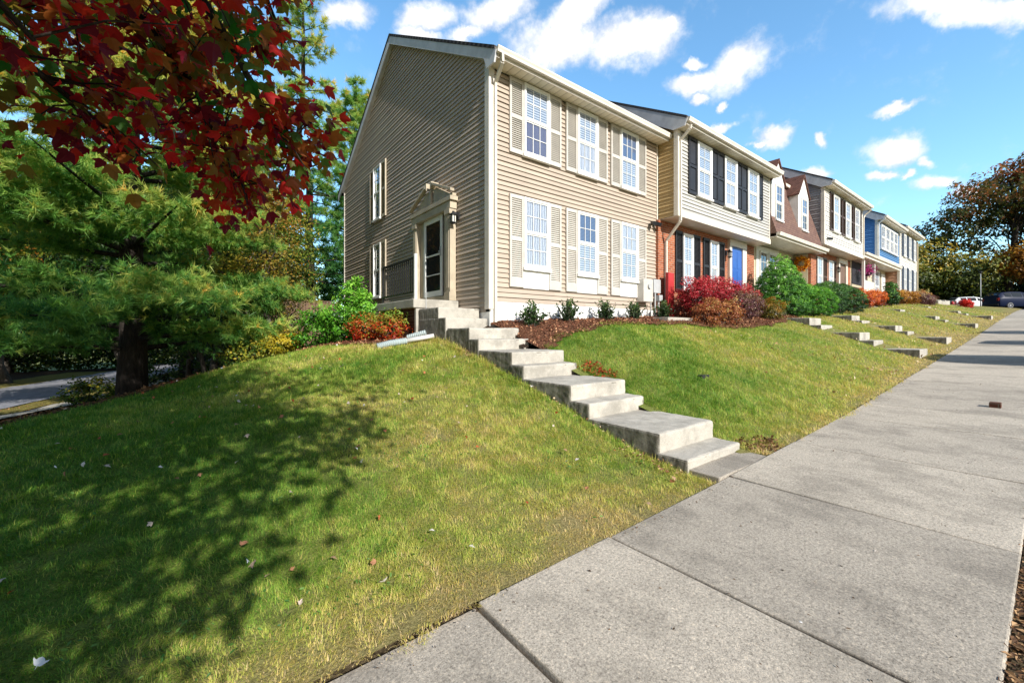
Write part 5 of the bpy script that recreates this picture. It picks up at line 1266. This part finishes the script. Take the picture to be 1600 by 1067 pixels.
tag(mb.build('pale_pebble', M['white_plastic'], smooth=True), 'tiny pale pebble on the middle of the sidewalk', 'pebble')

# ------------------------------------------------------------------ cars and lamp post
def car(label, pos, rz, paintm, L=4.7, Hh=1.72, W=1.9, suv=True, group=None):
    root = empty('parked_car', pos, label, 'car', group)
    cz, sz = math.cos(rz), math.sin(rz)
    T = lambda x, y, z: (pos[0] + x * cz - y * sz, pos[1] + x * sz + y * cz, pos[2] + z)
    k = L / 4.7; rf = Hh
    hood = .62 * Hh
    back = -2.28 if suv else -2.0
    # stations along the car: x, lower z, shoulder z, roof z, half width at shoulder, half width at roof
    st = [(2.35, .42, .70, .72, .70, .64), (2.2, .26, .86, .90, .86, .78), (1.5, .24, hood - .06, hood, .93, .80), (.95, .24, hood, hood + .06, .95, .80), (.25, .24, hood + .02, rf - .12, .95, .68), (-.25, .24, hood + .03, rf - .01, .95, .68),
          (-1.2, .24, hood + .05, rf, .95, .68), (-1.95, .24, hood + .06, rf - .06, .94, .66), (back, .28, hood + .04, rf - .34 if suv else hood + .1, .90, .66), (-2.37, .42, .72, .80, .80, .62)]
    w = W / 1.9
    mb = MB(T); vs = []; fs = []
    for (x, zl, zs, zr, h_, hr) in st:
        for (y, z) in ((-h_ * .9, zl), (-h_, zl + .18), (-h_, zs - .12), (-h_ * .965, zs), (-hr, zr - .03), (-hr * .82, zr), (hr * .82, zr), (hr, zr - .03), (h_ * .965, zs), (h_, zs - .12), (h_, zl + .18), (h_ * .9, zl)):
            vs.append((x * k, y * w, z))
    m = 12
    for i in range(len(st) - 1):
        for q in range(m):
            fs.append((i * m + q, i * m + (q + 1) % m, (i + 1) * m + (q + 1) % m, (i + 1) * m + q))
    fs += [tuple(range(m)), tuple(range(len(st) * m - 1, (len(st) - 1) * m - 1, -1))]
    mb.add(vs, fs); mb.build('body', paintm, root, smooth=True, bevel=.03)
    def P(i, q): return Vector(vs[i * m + q])
    for sgn, a, b in ((1, 3, 4), (-1, 8, 7)):       # side windows lie just outside the body
        for i0, i1, f0, f1 in ((3, 5, .45, .93), (5, 6, .05, .95), (6, 7, .05, .8)):
            q = [P(i0, a).lerp(P(i1, a), f0), P(i0, a).lerp(P(i1, a), f1), P(i0, b).lerp(P(i1, b), f1), P(i0, b).lerp(P(i1, b), max(f0, .62) if i0 == 3 else f0)]
            lo = [q[0].lerp(q[3], .12), q[1].lerp(q[2], .12), q[2].lerp(q[1], .12), q[3].lerp(q[0], .12)]
            off = Vector((0, -.012 if sgn > 0 else .012, .006))
            MB(T).add([p + off for p in lo], [(0, 1, 2, 3)]).build('window', M['car_glass'], root, fix=False)
    def pane(i0, i1, f0, f1, off):
        q = [P(i0, 4).lerp(P(i1, 4), f0), P(i0, 7).lerp(P(i1, 7), f0), P(i0, 7).lerp(P(i1, 7), f1), P(i0, 4).lerp(P(i1, 4), f1)]
        MB(T).add([p + Vector(off) for p in q], [(0, 1, 2, 3)]).build('windscreen', M['car_glass'], root, fix=False)
    pane(3, 4, .08, .95, (.012, 0, .022)); pane(7, 8, .15, .95, (-.012, 0, .022))
    for y in (-.62, .62):
        MB(T).box(2.1 * k, 2.33 * k, y * w - .17, y * w + .17, .68, .82).build('headlight', M['headlamp'], root, bevel=.03)
        MB(T).box(-2.37 * k, -2.2 * k, y * w * 1.18 - .11, y * w * 1.18 + .11, .82, 1.12).build('tail_light', M['tail'], root, bevel=.03)
    MB(T).box(2.28 * k, 2.385 * k, -.5 * w, .5 * w, .42, .66).build('grille', M['tyre'], root, bevel=.02); MB(T).box(-2.40 * k, -2.3 * k, -.8 * w, .8 * w, .34, .52).build('bumper', M['tyre'], root, bevel=.02)
    for x in (1.45, -1.42):
        for s in (-1, 1):
            y0, y1 = s * (W / 2 - .20), s * (W / 2 + .005)
            mb = MB(T); mb.tube([(x * k, y0, .345), (x * k, y0 + s * .02, .345), (x * k, y1 - s * .02, .345), (x * k, y1, .345)], [.31, .345, .345, .30], 22)
            ty = mb.build('wheel', M['tyre'], root, fix=True)
            mb = MB(T); mb.tube([(x * k, y1 + s * .002, .345), (x * k, y1 + s * .012, .345)], .075, 12)
            for q in range(10):
                a = 2 * math.pi * q / 10; mb.bar((x * k + .06 * math.cos(a), y1 + s * .006, .345 + .06 * math.sin(a)), (x * k + .225 * math.cos(a), y1 + s * .006, .345 + .225 * math.sin(a)), .035, .012)
            mb.tube([(x * k + .235 * math.cos(q), y1 + s * .006, .345 + .235 * math.sin(q)) for q in np.linspace(0, 2 * math.pi, 25)], .016, 5, cap=False)
            mb.build('rim', M['rim'], ty, fix=False)
    return root
lot = lambda x: float(sw_z(x)) - .13
# beyond the end of the lawn
car('navy suv seen from its side with silver spoked wheels', (67.6, 2.55, lot(67.6)), R(-42), M['car_navy'], 4.9, 1.75)
car('black car cut off by the right edge behind the navy suv', (65.0, -.6, lot(65.0)), R(-62), M['car_black'], 4.8, 1.75)
car('white car parked left of the lamp pole', (73.5, 6.0, lot(73.5)), R(-50), M['car_white'], 4.6, 1.6)
# along the kerb, throwing their shadows over the walk
car('tall silver suv whose shadow crosses the walk nearest', (16.2, -2.6, lot(16.2)), R(-90), M['car_silver'], 4.6, 1.95, 2.2)
car('white car parked at the kerb in the middle of the three', (21.6, -2.75, lot(21.6)), R(-90), M['car_white'], 4.5, 1.68, 1.85)
car('black suv parked at the kerb furthest up the walk', (26.6, -2.6, lot(26.6)), R(-90), M['car_black'], 4.7, 1.8)
root = empty('lamp_post', (66.5, 4.9, lot(66.5)), 'slim grey pole standing between the white car and the navy suv', 'lamp post')
z0 = lot(66.5); mb = MB(); mb.tube([(66.5, 4.9, z0), (66.5, 4.9, z0 + 3.9)], [.045, .03], 10); mb.lathe((66.5, 4.9, z0), [(.12, 0), (.12, .1), (.07, .16)], 12); mb.build('pole', M['metal'], root, smooth=True, fix=False)
mb = MB(); mb.lathe((66.5, 4.9, z0 + 3.9), [(.04, 0), (.10, .05), (.11, .16), (.06, .24), (.02, .27)], 12); mb.build('lamp_head', M['iron'], root)
z0 = lot(71); r0_ = empty('fire_hydrant', (70.5, 7.4, z0), 'small red hydrant left of the white car', 'hydrant')
mb = MB(); mb.lathe((70.5, 7.4, z0), [(.2, 0), (.2, .08), (.14, .1), (.14, .75), (.19, .8), (.16, .95), (.05, 1.1)], 12); mb.tube([(70.2, 7.4, z0 + .6), (70.8, 7.4, z0 + .6)], .07, 8); mb.build('body', M['red_paint'], r0_)
mb = MB(); mb.tube([(70.5, 7.4, z0 + 1.1), (70.5, 7.4, z0 + 1.16)], .04, 6); mb.build('cap', M['metal'], r0_)

# ------------------------------------------------------------------ light, sky, camera
EL, AZ = 30.5, 4.6                        # sun height; swing from the street side towards the corner
sv = Vector((-math.sin(R(AZ)) * math.cos(R(EL)), -math.cos(R(AZ)) * math.cos(R(EL)), math.sin(R(EL))))
sd = bpy.data.lights.new('sun', 'SUN'); sd.energy = 4.1; sd.angle = R(.45); sd.color = (1, .965, .91)
so = bpy.data.objects.new('sun', sd); COL.objects.link(so); so.rotation_euler = sv.to_track_quat('Z', 'Y').to_euler(); so.location = (0, -20, 20)

wd = bpy.data.worlds.new('World'); S.world = wd; wd.use_nodes = True
t = wd.node_tree; t.nodes.clear()
N = t.nodes.new; Lk = t.links.new
out = N('ShaderNodeOutputWorld'); bg = N('ShaderNodeBackground'); Lk(bg.outputs[0], out.inputs[0])
sky = N('ShaderNodeTexSky'); sky.sky_type = 'NISHITA'; sky.sun_disc = False; sky.sun_elevation = R(EL)
sky.sun_rotation = math.atan2(sv.x, sv.y) % (2 * math.pi)
sky.air_density = 1.0; sky.dust_density = .6; sky.ozone_density = 1.6
SKY = .105
bg.inputs['Strength'].default_value = SKY
def vm(op, a, b=None, s=None):
    x = N('ShaderNodeVectorMath'); x.operation = op
    for v, i in ((a, 0), (b, 1)):
        if v is None: continue
        if hasattr(v, 'links'): Lk(v, x.inputs[i])
        else: x.inputs[i].default_value = v
    if s is not None: x.inputs['Scale'].default_value = s
    return x.outputs[0]
def fm(op, a, b=None, c=None):
    x = N('ShaderNodeMath'); x.operation = op
    for v, i in ((a, 0), (b, 1), (c, 2)):
        if v is None: continue
        if hasattr(v, 'links'): Lk(v, x.inputs[i])
        else: x.inputs[i].default_value = v
    return x.outputs[0]
tc = N('ShaderNodeTexCoord'); dirv = vm('NORMALIZE', tc.outputs['Generated'])
def noise(vec, sc, det, rough=.6, col=False):
    x = N('ShaderNodeTexNoise'); Lk(vec, x.inputs['Vector']); x.inputs['Scale'].default_value = sc; x.inputs['Detail'].default_value = det; x.inputs['Roughness'].default_value = rough
    return x.outputs['Color'] if col else x.outputs['Fac']
warp = vm('SCALE', vm('SUBTRACT', noise(dirv, 9, 6, .62, True), (.5, .5, .5)), s=.085)
wdir = vm('ADD', dirv, warp)
FPX, HYP = 653., 520.
cth, sth = math.cos(R(52.49)), math.sin(R(52.49))
def direc(px, py):
    u = (px - 800) / FPX; v = (HYP - py) / FPX
    return Vector((cth + sth * u, sth - cth * u, v)).normalized()
# cumulus seen in the photograph, as directions on the sky dome: centre, half width, half height, tilt
CL_ = [(540, 22, 46, 20, 0), (665, 32, 50, 26, .25), (770, 20, 62, 30, .3), (725, 55, 40, 16, 0), (900, 20, 70, 30, .5), (870, 75, 95, 42, .1), (980, 70, 90, 40, .12), (1040, 55, 34, 20, .3), (1150, 105, 62, 34, .5), (1085, 132, 46, 20, .2), (1080, 98, 18, 10, 0), (1500, 12, 125, 24, 0), (1590, 6, 60, 18, 0),
       (1395, 235, 56, 25, .05), (1448, 252, 22, 10, 0), (1400, 172, 36, 9, .35), (1375, 275, 34, 9, 0), (1415, 273, 12, 9, 0), (1465, 287, 42, 14, .1), (1287, 224, 12, 9, 0), (1205, 222, 34, 16, .3), (1275, 272, 34, 10, .1), (1125, 200, 22, 10, .2), (1180, 235, 16, 6, .2), (1090, 158, 14, 9, .3), (1130, 163, 10, 9, .5), (660, 60, 40, 14, 0), (1530, 300, 40, 12, 0)]
acc = None; shade = None
for (cx, cy, rx, ry, til) in CL_:
    c = direc(cx, cy); sc = 1 / math.sqrt(1 + ((cx - 800) / FPX) ** 2 + ((HYP - cy) / FPX) ** 2)
    ex = (direc(cx + 1, cy) - c).normalized(); ez = (direc(cx, cy - 1) - c); ez = (ez - ex * ez.dot(ex)).normalized()
    wx = (direc(cx + 1, cy) - c).length * rx; wz = (direc(cx, cy - 1) - c).length * ry
    e1 = ex * math.cos(til) + ez * math.sin(til); e2 = ez * math.cos(til) - ex * math.sin(til); e3 = e1.cross(e2)
    from mathutils import Matrix
    m = Matrix((e1, e2, e3)).transposed()
    mp_ = N('ShaderNodeMapping'); mp_.vector_type = 'TEXTURE'; Lk(wdir, mp_.inputs[0])
    mp_.inputs['Location'].default_value = c; mp_.inputs['Rotation'].default_value = m.to_euler(); mp_.inputs['Scale'].default_value = (wx * 1.32, wz * 1.45, .5)
    g = N('ShaderNodeTexGradient'); g.gradient_type = 'SPHERICAL'; Lk(mp_.outputs[0], g.inputs[0])
    acc = g.outputs['Fac'] if acc is None else fm('MAXIMUM', acc, g.outputs['Fac'])
n1 = noise(dirv, 14, 8, .62); n2 = noise(dirv, 42, 5, .6)
cov = fm('ADD', acc, fm('MULTIPLY', fm('SUBTRACT', n1, .5), 1.0))
cov = fm('ADD', cov, fm('MULTIPLY', fm('SUBTRACT', n2, .5), .34))
mr = N('ShaderNodeMapRange'); mr.interpolation_type = 'SMOOTHSTEP'; Lk(cov, mr.inputs[0]); mr.inputs[1].default_value = .04; mr.inputs[2].default_value = .70
up = vm('ADD', wdir, (0, 0, .022)); n3 = noise(up, 14, 6, .6)
lit = N('ShaderNodeMapRange'); Lk(fm('ADD', fm('SUBTRACT', n1, n3), fm('MULTIPLY', acc, .35)), lit.inputs[0]); lit.inputs[1].default_value = -.12; lit.inputs[2].default_value = .22
cc = N('ShaderNodeMix'); cc.data_type = 'RGBA'; Lk(lit.outputs[0], cc.inputs[0]); cc.inputs[6].default_value = (3.7, 4.1, 5.0, 1); cc.inputs[7].default_value = (6.8, 6.8, 6.9, 1)
hs = N('ShaderNodeHueSaturation'); Lk(sky.outputs[0], hs.inputs['Color']); hs.inputs['Saturation'].default_value = 1.12; hs.inputs['Value'].default_value = 1.0; hs.inputs['Hue'].default_value = .495
# gain added to the sky in view; the rest of the dome is dimmed
dp = N('ShaderNodeVectorMath'); dp.operation = 'DOT_PRODUCT'; Lk(dirv, dp.inputs[0]); dp.inputs[1].default_value = (.70, .71, .08)
gm = N('ShaderNodeMapRange'); gm.interpolation_type = 'SMOOTHSTEP'; Lk(dp.outputs['Value'], gm.inputs[0]); gm.inputs[1].default_value = -.25; gm.inputs[2].default_value = .75
gc = N('ShaderNodeMix'); gc.data_type = 'RGBA'; Lk(gm.outputs[0], gc.inputs[0]); gc.inputs[6].default_value = (.66, .67, .66, 1); gc.inputs[7].default_value = (1.6, 1.86, 1.87, 1)
gain = N('ShaderNodeMix'); gain.data_type = 'RGBA'; gain.blend_type = 'MULTIPLY'; gain.inputs[0].default_value = 1; Lk(hs.outputs[0], gain.inputs[6]); Lk(gc.outputs[2], gain.inputs[7])
fx_ = N('ShaderNodeMix'); fx_.data_type = 'RGBA'; Lk(mr.outputs[0], fx_.inputs[0]); Lk(gain.outputs[2], fx_.inputs[6]); Lk(cc.outputs[2], fx_.inputs[7])
Lk(fx_.outputs[2], bg.inputs[0])

cd = bpy.data.cameras.new('camera'); cam = bpy.data.objects.new('camera', cd); COL.objects.link(cam); S.camera = cam
cam.location = (0, 0, EYE); cam.rotation_euler = (R(90), 0, R(-(90 - 52.49)))
cd.sensor_width = 36; cd.lens = 653 / 1600 * 36; cd.shift_y = -13.5 / 1600; cd.clip_start = .05; cd.clip_end = 6000
S.view_settings.view_transform = 'Standard'; S.view_settings.look = 'None'; S.view_settings.gamma = 1
S.view_settings.exposure = .74
S.render.resolution_x, S.render.resolution_y = 1024, 682
S.cycles.max_bounces = 8; S.cycles.transparent_max_bounces = 12
S.cycles.use_denoising = True
print('grass blades', ng, 'pine tufts', px[1], 'maple leaves', len(PP), nlow)
for o in list(COL.objects):
    if o.parent is None and o.get('category') == 'car': o['group'] = 'cars parked beyond the lawns'
    if o.parent is None and o.get('category') == 'drain pipe': o['group'] = 'drain pipes at the landing'
    if o.parent is None and o.get('category') == 'sapling': o['group'] = 'thin trunks behind the pine'
    if o.parent is None and o.get('category') == 'house': o['group'] = 'row of attached houses'
